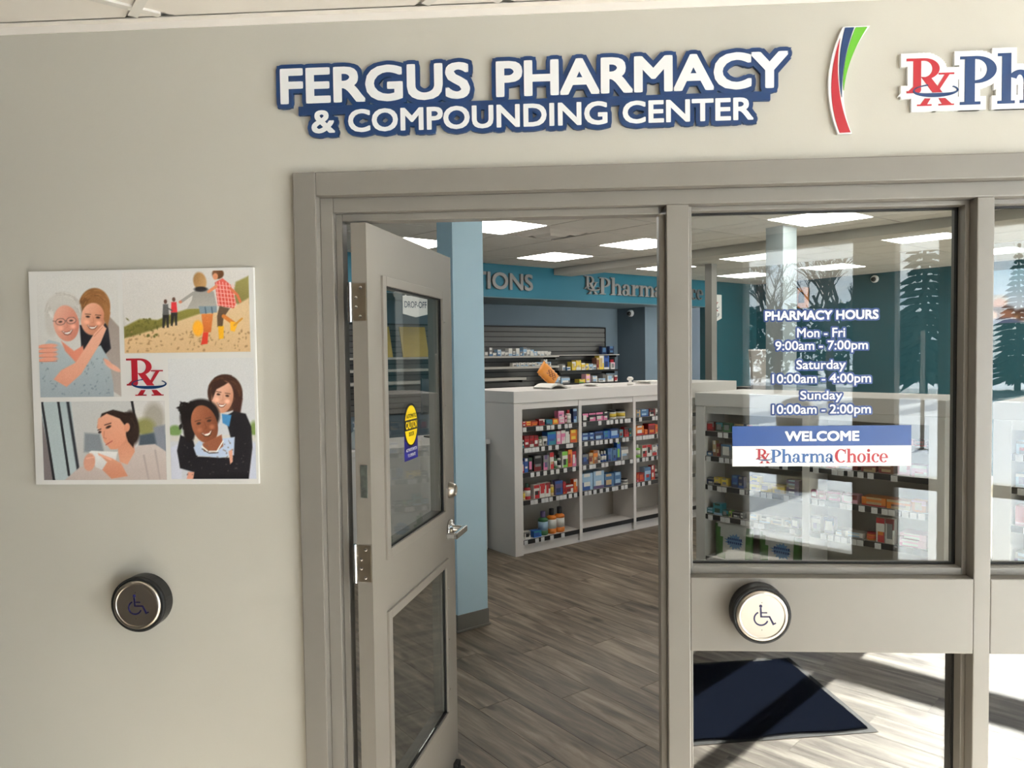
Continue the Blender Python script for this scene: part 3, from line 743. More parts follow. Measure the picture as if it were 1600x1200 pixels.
for i in range(-9, 10):
    for j in range(-13, 3):
        if (i, j) in LIGHT_CELLS or (i, j) == VENT: continue
        c = cpt(i, j)
        g = .007
        P = [cpt(i, j) + CB * g + CA * g, cpt(i + 1, j) - CB * g + CA * g, cpt(i + 1, j + 1) - CB * g - CA * g, cpt(i, j + 1) + CB * g - CA * g]
        P = [(v.x, v.y) for v in P]
        Q = P
        for nx, ny, k in ((0, 1, WT + .01), (BV.x, BV.y, -.48), (-BV.x, -BV.y, -9.18), (-AV.x, -AV.y, -5.69)):
            Q = clip_poly(Q, nx, ny, k) if len(Q) > 2 else []
        if len(Q) < 3: continue
        full = len(Q) == 4 and all(abs(q[0] - p[0]) + abs(q[1] - p[1]) < 1e-6 for p, q in zip(P, Q))
        if full and tile_full is not None:
            o = bpy.data.objects.new('ceiling_tile', tile_full); COLL.objects.link(o); o.parent = ce
        else:
            o = slab('ceiling_tile', [(q[0] - c.x, q[1] - c.y) for q in Q], 0, .011, M_TILE, ce)
            if full: tile_full = o.data
        o.location = (c.x, c.y, ZC)

# ---- shallow plaster beam across the store
bmn = bmesh.new()
def beampt(t, off): return S(4.87, 5.68) + CA * (-t) + CB * off
vs = [beampt(0, 0), beampt(0, .3), beampt(6.0, .3), beampt(6.0, 0)]
beam = slab('wall_beam', [(v.x, v.y) for v in vs], ZC - .085, ZC - .001, mat('beam_plaster', (176, 172, 164), .8))
struct(beam, 'shallow plaster beam crossing the pharmacy ceiling', 'beam')

# ---- store walls
def sbox(name, b0, a0, z0, b1, a1, z1, m):
    bm = bmesh.new(); bx(bm, (b0, a0, z0), (b1, a1, z1)); o = from_bm(name, bm, m); o.rotation_euler = (0, 0, ANG); return o
AF = 5.70
w = sbox('wall_fascia', -.5, AF, 2.31, 7.9, AF + .95, ZC + .01, M_TEAL); struct(w, 'teal fascia above the dispensary with grey raised letters', 'wall')
# soffit underside panel
w = sbox('wall_soffit', -.5, AF + .005, 2.30, 7.9, AF + .95, 2.312, mat('soffit_grey_blue', (96, 112, 120), .7)); struct(w, 'grey blue underside of the teal fascia', 'wall')
w = sbox('wall_back', -.5, 6.65, 0, 9.3, 6.78, ZC + .01, M_BLUEW); struct(w, 'grey blue back wall of the dispensary', 'wall')
w = sbox('wall_chase', 6.98, 6.08, 0, 7.75, 6.65, 2.30, M_BLUEW); struct(w, 'grey blue boxed wall projection beside the slatwall', 'wall')
w = sbox('wall_teal', 7.92, AF, 0, 9.2, AF + .12, ZC, M_TEALD); struct(w, 'teal end wall behind the pick-up pennant', 'wall')
w = sbox('wall_right', 9.2, -7.6, 0, 9.32, AF + .12, ZC, M_TEALD); struct(w, 'long teal wall seen through the tall window', 'wall')
w = sbox('wall_left', -.62, .76, 0, -.5, 6.7, ZC, M_LBLUE); struct(w, 'pale blue wall seen through the hinge gap', 'wall')
# back slot between fascia end and teal wall closed by the tall post wall
def column(name, b, a, bw, aw, m, label, base=True):
    e = empty(name, S(b, a, 0), ANG)
    struct(e, label, 'column')
    box('shaft', (0, 0, .1 if base else 0), (bw, aw, ZC), m, e)
    if base:
        bm = bmesh.new(); bx(bm, (-.006, -.006, 0), (bw + .006, aw + .006, .1), .003); bx(bm, (-.014, -.014, 0), (bw + .014, aw + .014, .014), .004)
        from_bm('base_cove', bm, M_BASE, e)
    return e
column('wall_column', .994, 2.05, .212, .165, M_LBLUE, 'pale blue square column standing behind the open door')
column('wall_column', 4.5, 2.2, .21, .17, mat('grey_column_paint', (160, 170, 172), .6), 'grey square column seen through the tall window')
e = column('wall_post', 6.2, 4.27, .1, .1, mat('post_grey', (120, 118, 114), .55), 'thin grey steel post left of the pick-up pennant', False)

# ---- vestibule ceiling: white tiles, exposed grid, wall angle
ZV = 2.537
POLY_V = [(-5.4, 0), (-5.4, -.6), (.2, -5.6), (6.6, -.1), (6.6, 0)]
vc = slab('ceiling_vestibule', POLY_V, ZV + .02, ZV + .08, M_GRID)
struct(vc, 'white tile ceiling of the entrance vestibule', 'ceiling')
boxes('wall_angle', [((-5.4, -.022, ZV + .002), (6.6, 0, ZV + .005)), ((-5.4, -.003, ZV - .018), (6.6, 0, ZV + .002))], M_VTILE, vc)
bars = []
VM = .61
for i in range(-8, 10):
    for j in range(-9, 8):
        b0, a0 = -.892 + i * VM, .674 + j * VM
        P = [S(b0 + .013, a0 + .013), S(b0 + VM - .013, a0 + .013), S(b0 + VM - .013, a0 + VM - .013), S(b0 + .013, a0 + VM - .013)]
        Q = [(v.x, v.y) for v in P]
        for nx, ny, k in ((0, -1, .021), (BV.x, BV.y, -3.95), (AV.x, AV.y, -4.1)):
            Q = clip_poly(Q, nx, ny, k) if len(Q) > 2 else []
        if len(Q) < 3: continue
        cx = sum(q[0] for q in Q) / len(Q); cy = sum(q[1] for q in Q) / len(Q)
        if cx > 5.5 or cx < -4.5: continue
        o = slab('ceiling_tile', [(q[0] - cx, q[1] - cy) for q in Q], 0, .012, M_VTILE, vc)
        o.location = (cx, cy, ZV + .008)
bmb = bmesh.new()
for i in range(-6, 10):
    b0 = -.892 + i * VM
    a1 = (-.022 - b0 * BV.y) / AV.y
    bx(bmb, (b0 - .0125, -4.1, ZV + .001), (b0 + .0125, min(a1, 3.2) - .02, ZV + .02))
for j in range(-8, 6):
    a0 = .674 + j * VM
    b1 = (-.022 - a0 * AV.y) / BV.y
    if b1 < -3.9: continue
    bx(bmb, (-3.95, a0 - .0125, ZV + .0015), (min(b1, 5.0) - .02, a0 + .0125, ZV + .0195))
o = from_bm('grid_bar', bmb, M_GRID, vc); o.rotation_euler = (0, 0, ANG); o['kind'] = 'stuff'

# ---- outer storefront of the vestibule: side facing a=-4.15 and side facing b=-4.0
def storefront(name, label, frame_L, panes, solid_L):
    e = empty(name, (0, 0, 0), ANG)
    struct(e, label, 'storefront')
    if solid_L: boxes('pier', solid_L, M_PIER, e)
    boxes('frame', frame_L, M_ALU, e)
    for lo, hi in panes: box('pane', lo, hi, GLASS, e)
    return e
A_ = -4.15
h = 2.42
ops = [(-1.5, -.62), (-.33, -.05), (.06, 1.3), (1.38, 2.6), (2.68, 3.9)]
fl_, pn_, so_ = [], [], []
edges = [-4.1] + [v for o in ops for v in o] + [4.6]
so_.append(((-4.1, A_ - .06, 0), (-1.5, A_ + .06, 2.75)))
so_.append(((-1.5, A_ - .06, h), (4.6, A_ + .06, 2.75)))
so_.append(((-.62, A_ - .06, 0), (-.33, A_ + .06, h)))
so_.append(((3.9, A_ - .06, 0), (4.6, A_ + .06, h)))
for (p, q) in ((-.05, .06), (1.3, 1.38), (2.6, 2.68)): fl_.append(((p, A_ - .05, 0), (q, A_ + .05, h)))
for (p, q) in ops:
    fl_.append(((p, A_ - .05, 0), (q, A_ + .05, .07))); fl_.append(((p, A_ - .05, .615), (q, A_ + .05, .70)))
    pn_.append(((p, A_ - .003, .07), (q, A_ + .003, .615))); pn_.append(((p, A_ - .003, .70), (q, A_ + .003, h)))
storefront('wall_storefront', 'glazed outer side of the vestibule behind the camera', fl_, pn_, so_)
w = sbox('wall_side', -4.06, -4.2, 0, -3.94, 4.7, 2.75, M_PIER); struct(w, 'plain side wall of the vestibule left of the camera', 'wall')
# store front windows beyond the vestibule
fl_, pn_, so_ = [], [], []
so_.append(((4.8, A_ - .06, 0), (9.32, A_ + .06, .5))); so_.append(((4.8, A_ - .06, 2.5), (9.32, A_ + .06, 2.75)))
mul = [4.83, 5.95, 7.05, 8.15, 9.26]
for m_ in mul: fl_.append(((m_ - .03, A_ - .05, .5), (m_ + .03, A_ + .05, 2.5)))
for p_, q_ in zip(mul, mul[1:]): pn_.append(((p_ + .03, A_ - .003, .5), (q_ - .03, A_ + .003, 2.5)))
storefront('wall_shopfront', 'shop front windows of the store beyond the vestibule', fl_, pn_, so_)
can = slab('sunshade', [(v.x, v.y) for v in (S(-4.3, -7.9), S(4.7, -7.9), S(4.7, -4.3), S(-4.3, -4.3))], 2.76, 2.95, mat('sunshade_white', (225, 224, 220), .7))  # unseen overhang, added and lengthened to keep low sun off the frame
struct(can, 'white canopy added out of view to cut the low sun on the entrance', 'sunshade')

# ---- outdoors (seen mirrored in the panes)
sn = slab('ground', [(-90, -90), (90, -90), (90, 60), (-90, 60)], -.4, -.07, M_SNOW)
struct(sn, 'snow covered car park outside the building', 'ground')
rd = box('road', (-60, 0, -.07), (60, 7, -.055), mat('wet_asphalt', (70, 70, 74), .5, var=.15, scale=.6)); rd.rotation_euler = (0, 0, ANG); rd.location = S(0, -34, 0)
struct(rd, 'wet asphalt road beyond the snowy car park', 'road')
roof = slab('roof', [(v.x, v.y) for v in (S(-4.2, -4.29), S(10, -4.3), S(10, 7), S(-4.2, 7))], 2.8, 3.0, M_PIER)
struct(roof, 'flat roof slab over the store', 'roof')

# ================================================================== ENTRANCE THINGS
# ---- open door leaf, hinged left, swung inwards
DO = Vector((-.524, .006, 0)); DE = Vector((.124, .784, 0)).normalized()
door = empty('door_1', DO, math.atan2(DE.y, DE.x))
struct(door, 'taupe steel door with two glass lights standing open inwards', 'door')
DW, DT, DZ0, DZ1 = .794, .045, .012, 1.975
gx0, gx1 = .112, .682
bm = bmesh.new()
# leaf skin with the two light openings
for lo, hi in (((0, 0, DZ0), (gx0, DT, DZ1)), ((gx1, 0, DZ0), (DW, DT, DZ1)), ((gx0, 0, 1.826), (gx1, DT, DZ1)), ((gx0, 0, .838), (gx1, DT, 1.016)), ((gx0, 0, DZ0), (gx1, DT, .262))):
    bx(bm, lo, hi)
from_bm('leaf', bm, M_LEAF, door)
def beads(z0, z1):
    L = []
    for y0, y1 in ((-.007, .006), (.012, DT + .007)):
        L += [((gx0 - .012, y0, z0 - .012), (gx0 + .016, y1, z1 + .012)), ((gx1 - .016, y0, z0 - .012), (gx1 + .012, y1, z1 + .012)),
              ((gx0 + .016, y0, z1 - .016), (gx1 - .016, y1, z1 + .012)), ((gx0 + .016, y0, z0 - .012), (gx1 - .016, y1, z0 + .016))]
    return L
for z0, z1 in ((1.016, 1.826), (.262, .838)):
    b = boxes('glazing_bead', beads(z0, z1), M_LEAF, door, .002)
    boxes('gasket', [((gx0 + .016, .001, z0 + .016), (gx0 + .019, .0058, z1 - .016)), ((gx1 - .02, .001, z0 + .016), (gx1 - .016, .0058, z1 - .016)),
                     ((gx0 + .019, .001, z1 - .021), (gx1 - .02, .0058, z1 - .016)), ((gx0 + .019, .001, z0 + .016), (gx1 - .02, .0058, z0 + .020))], M_RUBBER, door)
    box('pane', (gx0 + .016, .006, z0 + .016), (gx1 - .016, .012, z1 - .016), DGLASS, door)
    bm = bmesh.new()
    for zz in (z0 + .1, (z0 + z1) / 2, z1 - .1): lathe(bm, [(.004, 0), (.004, .001), (.002, .002)], 8, 'y', (gx1 - .002, -.007, zz))
    from_bm('bead_screw', bm, M_CHROME, b)
# hinges on the butt edge (local x=0 face)
for zc in (1.755, 1.02, .25):
    hp = box('hinge_plate', (-.0025, .003, zc - .052), (0, .042, zc + .052), M_BRASSY, door)
    bm = bmesh.new(); lathe(bm, [(.0065, zc - .055), (.0065, zc + .055)], 12, 'z', (-.005, .05, 0))
    for k in (-2, -1, 0, 1, 2): lathe(bm, [(.007, zc + k * .02 - .0006), (.007, zc + k * .02 + .0006)], 12, 'z', (-.005, .05, 0))
    from_bm('knuckle', bm, M_CHROME, hp)
    bm = bmesh.new()
    for k, yy in ((-.04, .02), (-.014, .032), (.012, .032), (.04, .018)):
        lathe(bm, [(.0045, 0), (.0045, .001), (.002, .0018)], 10, 'x', (-.0025, yy, zc + k))
    for v in bm.verts: v.co.x = -.0025 - (v.co.x + .0025)
    from_bm('screw', bm, M_CHROME, hp)
box('edge_plate', (-.002, .010, 1.207), (0, .03, 1.299), mat('zinc_plate', (150, 160, 155), .35, .9, var=.2, scale=60), door)
# lever, rose, deadbolt (on the visible side, local -y)
for sgn in (1,):
    bm = bmesh.new(); lathe(bm, [(.033, 0), (.034, .004), (.031, .011), (.018, .014), (.012, .02), (.011, .05), (.010, .055)], 28, 'y', (.728, 0, .955))
    rose = from_bm('handle_rose', bm, M_CHROME, door, True)
    bm = bmesh.new()
    tube(bm, [(.728, -.05, .955), (.728, -.058, .955)], .011, 12)
    bx(bm, (.604, -.067, .944), (.742, -.050, .966), .004)
    bx(bm, (.604, -.067, .944), (.618, -.025, .964), .004)
    from_bm('lever', bm, M_CHROME, rose)
    bm = bmesh.new(); lathe(bm, [(.030, 0), (.030, .003), (.022, .024), (.018, .026), (.017, .024)], 28, 'y', (.735, 0, 1.098))
    dbo = from_bm('deadbolt', bm, M_STEEL, door, True)
    bm = bmesh.new(); bx(bm, (.7335, -.0275, 1.09), (.7365, -.0255, 1.106)); lathe(bm, [(.008, 0), (.008, .0012)], 14, 'y', (.735, -.0255, 1.098)); from_bm('key_slot', bm, M_STEEL, dbo)
boxes('latch_plate', [((DW, .008, .90), (DW + .002, .037, 1.0)), ((DW, .014, 1.07), (DW + .002, .032, 1.13))], M_STEEL, door)
# kick-down stop at the free bottom corner
bm = bmesh.new(); bx(bm, (.725, -.02, .014), (.765, 0, .05), .004); lathe(bm, [(.016, .002), (.017, .02), (.012, .03)], 14, 'z', (.745, -.028, 0))
from_bm('door_stop', bm, M_RUBBER, door)

# caution sticker on the upper glass
def on_leaf(name):
    e = empty(name, DO + DE * .345 + Vector((DE.y, -DE.x, 0)) * (-.006) , math.atan2(DE.y, DE.x))
    return e
st = on_leaf('caution_sticker')
st.location.z = 1.268
tag(st, 'yellow oval automatic caution door sticker with blue tail on door glass', 'sticker')
M_YEL = mat('sticker_yellow', (250, 215, 10), .4); M_SBL = mat('sticker_blue', (30, 28, 120), .4)
box('blue_tail', (-.061, -.0012, 0), (.061, 0, .10), M_SBL, st)
def oval(w, h, n=40): return [(w * math.cos(2 * math.pi * k / n), h * math.sin(2 * math.pi * k / n)) for k in range(n)]
bm = bmesh.new(); prism(bm, [(x, .112 + z) for x, z in oval(.064, .071)], -.0016, -.001); from_bm('black_rim', bm, M_BLACK, st)
bm = bmesh.new(); prism(bm, [(x, .112 + z) for x, z in oval(.057, .064)], -.0021, -.0015); from_bm('yellow_oval', bm, M_YEL, st)
box('black_band', (-.0605, -.0025, .096), (.0605, -.002, .130), M_BLACK, st)
text('lettering', 'AUTOMATIC', -.045, .045, .136, .149, -.0028, M_BLACK, st, .015, depth=.0005)
text('lettering', 'CAUTION', -.052, .052, .101, .125, -.0030, M_YEL, st, .04, depth=.0005)
text('lettering', 'DOOR', -.024, .024, .077, .090, -.0028, M_BLACK, st, .015, depth=.0005)
text('lettering', 'ACTIVATE SWITCH', -.050, .050, .028, .038, -.0020, M_VWHITE, st, .03, depth=.0005)
text('lettering', 'TO OPERATE', -.036, .036, .010, .020, -.0020, M_VWHITE, st, .03, depth=.0005)

# ---- push plates
def push_plate(x, z, label):
    e = empty('push_plate', (x, 0, z)); tag(e, label, 'push button', 'round push plates')
    bm = bmesh.new(); lathe(bm, [(.074, 0), (.077, .003), (.077, .037), (.0775, .039)], 56, 'y'); from_bm('housing', bm, M_BLACK, e, False)
    bm = bmesh.new(); lathe(bm, [(.0775, .039), (.0775, .048), (.074, .0505), (.070, .0505), (.0695, .046)], 56, 'y'); from_bm('rubber_ring', bm, M_RUBBER, e)
    bm = bmesh.new(); lathe(bm, [(.0685, .044), (.0685, .0525), (.066, .0555), (.0612, .0572), (.0575, .0565), (.0572, .0555)], 64, 'y'); d = from_bm('steel_disc', bm, M_STEEL, e, True)
    for p in d.data.polygons:
        if len(p.vertices) > 4: p.use_smooth = False
    # wheelchair symbol
    g = Glyph()
    g.disc(-.10, .55, .085, .085).quad((-.155, .46), (-.055, .46), (-.03, -.02), (-.13, -.02)).rect(-.1, .16, .24, .225).rect(-.12, -.06, .36, .02)
    g.quad((.29, .02), (.39, .02), (.60, -.38), (.50, -.42)).quad((.50, -.42), (.54, -.48), (.72, -.38), (.68, -.32))
    g.ring(-.08, -.12, .40, .40, .08, .08, 115, 340, 26)
    bm = bmesh.new()
    for p in g.q: prism(bm, [(.050 * u, .050 * v) for u, v in p], -.0562, -.0550)
    from_bm('wheelchair_symbol', bm, mat('symbol_navy', (22, 20, 70), .4), d)
    for zz in (.037, -.037):
        bm = bmesh.new(); lathe(bm, [(.0012, .055), (.0012, .0562)], 8, 'y', (-.002, 0, zz)); from_bm('screw', bm, M_BLACK, d)
    return e
push_plate(-1.178, .917, 'round steel wheelchair push plate on the wall left of the door')
pp = push_plate(.541, .897, 'round steel wheelchair push plate on the rail under the hours window')
pp.location.y = .012

# ---- main sign
sg = empty('store_sign', (-.07, 0, 2.19)); tag(sg, 'cut-out navy sign reading Fergus Pharmacy and Compounding Center in white', 'sign')
def sgn_text(s, x0, x1, zb, zt, bold, sp=1.0):
    x0 += .07; x1 += .07; zb -= 2.19; zt -= 2.19
    text('backing', s, x0, x1, zb, zt, -.012, M_NAVY, sg, bold, grow=.0115, depth=.011, space=sp)
    text('lettering', s, x0, x1, zb, zt, -.0135, M_VWHITE, sg, bold, depth=.0012, space=sp)
sgn_text('FERGUS', -.749, -.226, 2.297, 2.393, .045)
sgn_text('PHARMACY', -.156, .616, 2.297, 2.392, .045)
sgn_text('&', -.664, -.598, 2.216, 2.279, .035)
sgn_text('COMPOUNDING', -.562, .142, 2.216, 2.277, .035)
sgn_text('CENTER', .182, .526, 2.216, 2.275, .035)
boxes('backing', [((-.70 + .07, -.0112, .076), (.57 + .07, -.001, .100))], M_NAVY, sg)

# ---- tricolour swoosh
sw = empty('swoosh_sign', (.76, 0, 2.17)); tag(sw, 'curved red, navy and green swoosh emblem between the two signs', 'sign')
def strip(name, left, right, y0, y1, m, n=24):
    bm = bmesh.new()
    for i in range(n):
        t0, t1 = i / n, (i + 1) / n
        l0, l1, r0, r1 = left(t0), left(t1), right(t0), right(t1)
        prism(bm, [l0, r0, r1, l1], y0, y1)
    from_bm(name, bm, m, sw)
def bez(p0, p1, p2):
    return lambda t: tuple((1 - t) ** 2 * a + 2 * t * (1 - t) * b + t * t * c for a, b, c in zip(p0, p1, p2))
P = lambda x, z: (x - .76, z - 2.17)
Lo = bez(P(.745, 2.173), P(.690, 2.315), P(.757, 2.450))
Rr = bez(P(.781, 2.173), P(.722, 2.315), P(.826, 2.450))
strip('backing', Lo, Rr, -.010, -.001, M_VWHITE)
strip('red_band', bez(P(.749, 2.176), P(.706, 2.29), P(.749, 2.42)), bez(P(.777, 2.176), P(.730, 2.29), P(.7495, 2.42)), -.0112, -.009, M_RED)
strip('navy_band', bez(P(.7535, 2.268), P(.738, 2.36), P(.762, 2.447)), bez(P(.7545, 2.268), P(.752, 2.36), P(.785, 2.447)), -.0114, -.009, M_NAVY)
strip('green_band', bez(P(.7585, 2.285), P(.752, 2.36), P(.789, 2.447)), bez(P(.7595, 2.285), P(.766, 2.365), P(.819, 2.447)), -.0112, -.009, M_GREEN)

# ---- pharmacy chain sign at the right edge
ch = empty('chain_sign', (.98, 0, 2.22)); tag(ch, 'white cut-out sign with red crossed letters and navy serif lettering', 'sign')
ox, oz = .98, 2.22
rx_mark('backing', .919 - ox, 1.042 - ox, 2.236 - oz, 2.361 - oz, -.010, M_VWHITE, None, ch, .0095, grow=.014)
serif('backing', 'Pharma', 1.054 - ox, 1.054 - ox + .57, 2.238 - oz, 2.362 - oz, -.0102, M_VWHITE, ch, .0095, grow=.014)
serif('backing', 'Choice', 1.63 - ox, 1.63 - ox + .46, 2.238 - oz, 2.362 - oz, -.010, M_VWHITE, ch, .0095, grow=.014)
box('backing', (.932 - ox, -.0098, 2.235 - oz), (1.05 - ox, -.001, 2.33 - oz), M_VWHITE, ch)
box('backing', (1.14 - ox, -.0097, 2.275 - oz), (1.18 - ox, -.001, 2.35 - oz), M_VWHITE, ch)
rx_mark('red_mark', .919 - ox, 1.042 - ox, 2.236 - oz, 2.361 - oz, -.0112, M_RED, M_NAVY, ch, .0012)
serif('navy_lettering', 'Pharma', 1.054 - ox, 1.054 - ox + .57, 2.238 - oz, 2.362 - oz, -.0112, M_NAVY, ch, .0012)
serif('red_lettering', 'Choice', 1.63 - ox, 1.63 - ox + .46, 2.238 - oz, 2.362 - oz, -.0112, M_RED, ch, .0012)

# ---- hours lettering and welcome strip on the glass
k_ = 1.0
hd = empty('hours_decal', (.73, YG - .003, 1.42)); tag(hd, 'white opening hours lettering with blue outline on the window glass', 'decal')
M_HB = mat('decal_blue', (14, 50, 112), .4)
def hours(s, x0, x1, zb, zt, bold):
    f = (YG + 2.05) / 2.11
    x0, x1 = x0 * f - .73, x1 * f - .73
    zb, zt = 1.6 + (zb - 1.6) * f - 1.42, 1.6 + (zt - 1.6) * f - 1.42
    text('outline', s, x0, x1, zb, zt, -.0008, M_HB, hd, bold, grow=.0045, depth=.0005)
    text('lettering', s, x0, x1, zb, zt, -.0014, M_VWHITE, hd, bold, depth=.0005)
hours('PHARMACY HOURS', .5745, .879, 1.6885, 1.714, .045)
hours('Mon - Fri', .661, .790, 1.6405, 1.666, .02)
hours('9:00am - 7:00pm', .602, .851, 1.606, 1.631, .02)
hours('Saturday', .659, .792, 1.553, 1.578, .02)
hours('10:00am - 4:00pm', .594, .860, 1.515, 1.540, .02)
hours('Sunday', .670, .783, 1.469, 1.493, .02)
hours('10:00am - 2:00pm', .594, .860, 1.430, 1.455, .02)
f = (YG + 2.05) / 2.11
we = empty('welcome_sign', (.735, YG - .003, 1.6 + (1.2845 - 1.6) * f)); tag(we, 'blue and white welcome strip with chain name on the window glass', 'sign')
wx = lambda x: x * f - .735
wz = lambda z: (z - 1.2845) * f
M_WB = mat('welcome_blue', (4, 58, 124), .35)
box('white_band', (wx(.485), -.002, 0), (wx(.968), 0, wz(1.341)), M_VWHITE, we)
box('blue_band', (wx(.485), -.002, wz(1.341)), (wx(.968), 0, wz(1.3965)), M_WB, we)
text('lettering', 'WELCOME', wx(.628), wx(.829), wz(1.354), wz(1.382), -.0028, M_VWHITE, we, .055, depth=.0006)
rx_mark('red_mark', wx(.549), wx(.590), wz(1.292), wz(1.333), -.0028, M_RED, M_NAVY, we, .0006)
serif('navy_lettering', 'Pharma', wx(.590), wx(.762), wz(1.2945), wz(1.331), -.0028, mat('welcome_navy', (40, 84, 140), .4), we, .0006)
serif('red_lettering', 'Choice', wx(.7635), wx(.907), wz(1.2945), wz(1.331), -.0028, M_RED, we, .0006)

# ================================================================== PHOTO BOARD (flat printed pictures)
X0, Y0P = 50.0, 424.0
SX, SZ = .650 / 349.0, .605 / 333.0
pb = empty('photo_board', (-1.163, 0, 1.250)); tag(pb, 'white photo collage board with four family pictures and a red mark', 'poster')
box('panel', (-.325, -.012, 0), (.325, -.001, .605), M_WHITE, pb)
class Canvas:
    def __init__(s, x0, y0, x1, y1, bg, step=1.0):
        s.x0, s.y0, s.x1, s.y1 = x0, y0, x1, y1
        nx, ny = int((x1 - x0) / step) + 1, int((y1 - y0) / step) + 1
        s.X, s.Y = np.meshgrid(np.linspace(x0, x1, nx), np.linspace(y0, y1, ny))
        s.A = np.zeros((ny, nx, 3)); s.A[:] = bg
    def mix(s, al, c):
        c = np.array(c, float)
        s.A = s.A * (1 - al[..., None]) + c * al[..., None]
    def grad(s, c0, c1, vert=True):
        t = ((s.Y - s.y0) / (s.y1 - s.y0) if vert else (s.X - s.x0) / (s.x1 - s.x0))[..., None]
        s.A = np.array(c0) * (1 - t) + np.array(c1) * t
    def ell(s, cx, cy, rx, ry, c, ang=0, soft=1.2, shade=None):
        a = math.radians(ang); dx, dy = s.X - cx, s.Y - cy
        u = (dx * math.cos(a) + dy * math.sin(a)) / rx; v = (-dx * math.sin(a) + dy * math.cos(a)) / ry
        r = np.sqrt(u * u + v * v); d = (r - 1) * min(rx, ry)
        al = np.clip(.5 - d / soft, 0, 1)
        if shade is not None:
            t = np.clip(.5 + .6 * u * shade[0] + .6 * v * shade[1], 0, 1)[..., None]
            col = np.array(c) * (1 - t) + np.array(shade[2]) * t
            s.A = s.A * (1 - al[..., None]) + col * al[..., None]
        else: s.mix(al, c)
    def poly(s, P, c, soft=1.2, shade=None):
        ins = np.zeros(s.X.shape, bool); dist = np.full(s.X.shape, 1e9); n = len(P)
        for i in range(n):
            (xa, ya), (xb, yb) = P[i], P[(i + 1) % n]
            if ya != yb:
                t = (s.Y - ya) / (yb - ya); ins ^= ((ya > s.Y) != (yb > s.Y)) & (s.X < xa + t * (xb - xa))
            ex, ey = xb - xa, yb - ya; L = ex * ex + ey * ey + 1e-9
            t = np.clip(((s.X - xa) * ex + (s.Y - ya) * ey) / L, 0, 1)
            dist = np.minimum(dist, np.hypot(s.X - xa - t * ex, s.Y - ya - t * ey))
        d = np.where(ins, -dist, dist); al = np.clip(.5 - d / soft, 0, 1)
        if shade is not None:
            ys = [p[1] for p in P]; t = np.clip((s.Y - min(ys)) / (max(ys) - min(ys)), 0, 1)[..., None]
            col = np.array(c) * (1 - t) + np.array(shade) * t
            s.A = s.A * (1 - al[..., None]) + col * al[..., None]
        else: s.mix(al, c)
    def line(s, P, w, c, soft=1.0):
        dist = np.full(s.X.shape, 1e9)
        for (xa, ya), (xb, yb) in zip(P, P[1:]):
            ex, ey = xb - xa, yb - ya; L = ex * ex + ey * ey + 1e-9
            t = np.clip(((s.X - xa) * ex + (s.Y - ya) * ey) / L, 0, 1)
            dist = np.minimum(dist, np.hypot(s.X - xa - t * ex, s.Y - ya - t * ey))
        s.mix(np.clip(.5 - (dist - w / 2) / soft, 0, 1), c)
    def speck(s, P, c, n, r, seed):
        rnd = random.Random(seed)
        for _ in range(n):
            x, y = rnd.uniform(P[0], P[2]), rnd.uniform(P[1], P[3]); s.ell(x, y, r * rnd.uniform(.6, 1.6), r * rnd.uniform(.4, 1), c, rnd.uniform(0, 180), 1.6)
    def noise(s, amp, seed):
        s.A = s.A + np.random.RandomState(seed).normal(0, amp, s.A.shape[:2])[..., None]
    def build(s, name, parent, ox, oz, sx, sz, y, m, px0, pyb):
        ny, nx = s.X.shape
        co = np.stack([(s.X - px0) * sx + ox, np.full(s.X.shape, y), (pyb - s.Y) * sz + oz], -1).reshape(-1, 3)
        idx = np.arange(nx * ny).reshape(ny, nx)
        f = np.stack([idx[1:, :-1], idx[1:, 1:], idx[:-1, 1:], idx[:-1, :-1]], -1).reshape(-1, 4)
        me = bpy.data.meshes.new(name); me.vertices.add(len(co)); me.vertices.foreach_set('co', co.ravel())
        me.loops.add(f.size); me.loops.foreach_set('vertex_index', f.ravel().astype(np.int32))
        me.polygons.add(len(f)); me.polygons.foreach_set('loop_start', np.arange(0, f.size, 4, dtype=np.int32))
        me.update(calc_edges=True)
        c = np.clip(((s.A.reshape(-1, 3) - 128) * 1.12 + 138) / 255.0, 0, 1); c = np.where(c <= .04045, c / 12.92, ((c + .055) / 1.055) ** 2.4)
        at = me.color_attributes.new('ink', 'FLOAT_COLOR', 'POINT'); at.data.foreach_set('color', np.concatenate([c, np.ones((len(c), 1))], 1).ravel().astype(np.float32))
        return link(name, me, m, parent)
M_INK = vcol_mat('printed_ink', .45)
def strands(c, cx, cy, rx, ry, cols, n, seed, a0=150, a1=390, curl=0):
    rnd_ = random.Random(seed)
    for _ in range(n):
        t = math.radians(rnd_.uniform(a0, a1)); r0 = rnd_.uniform(.55, .95)
        P_ = []
        for k_ in range(4):
            tt = t + k_ * .13 * (1 if math.cos(t) > 0 else -1) + (rnd_.uniform(-curl, curl) if curl else 0)
            rr_ = r0 + k_ * .02
            P_.append((cx + rx * rr_ * math.cos(tt), cy + ry * rr_ * math.sin(tt)))
        c.line(P_, rnd_.uniform(.6, 1.3), rnd_.choice(cols), 1.4)
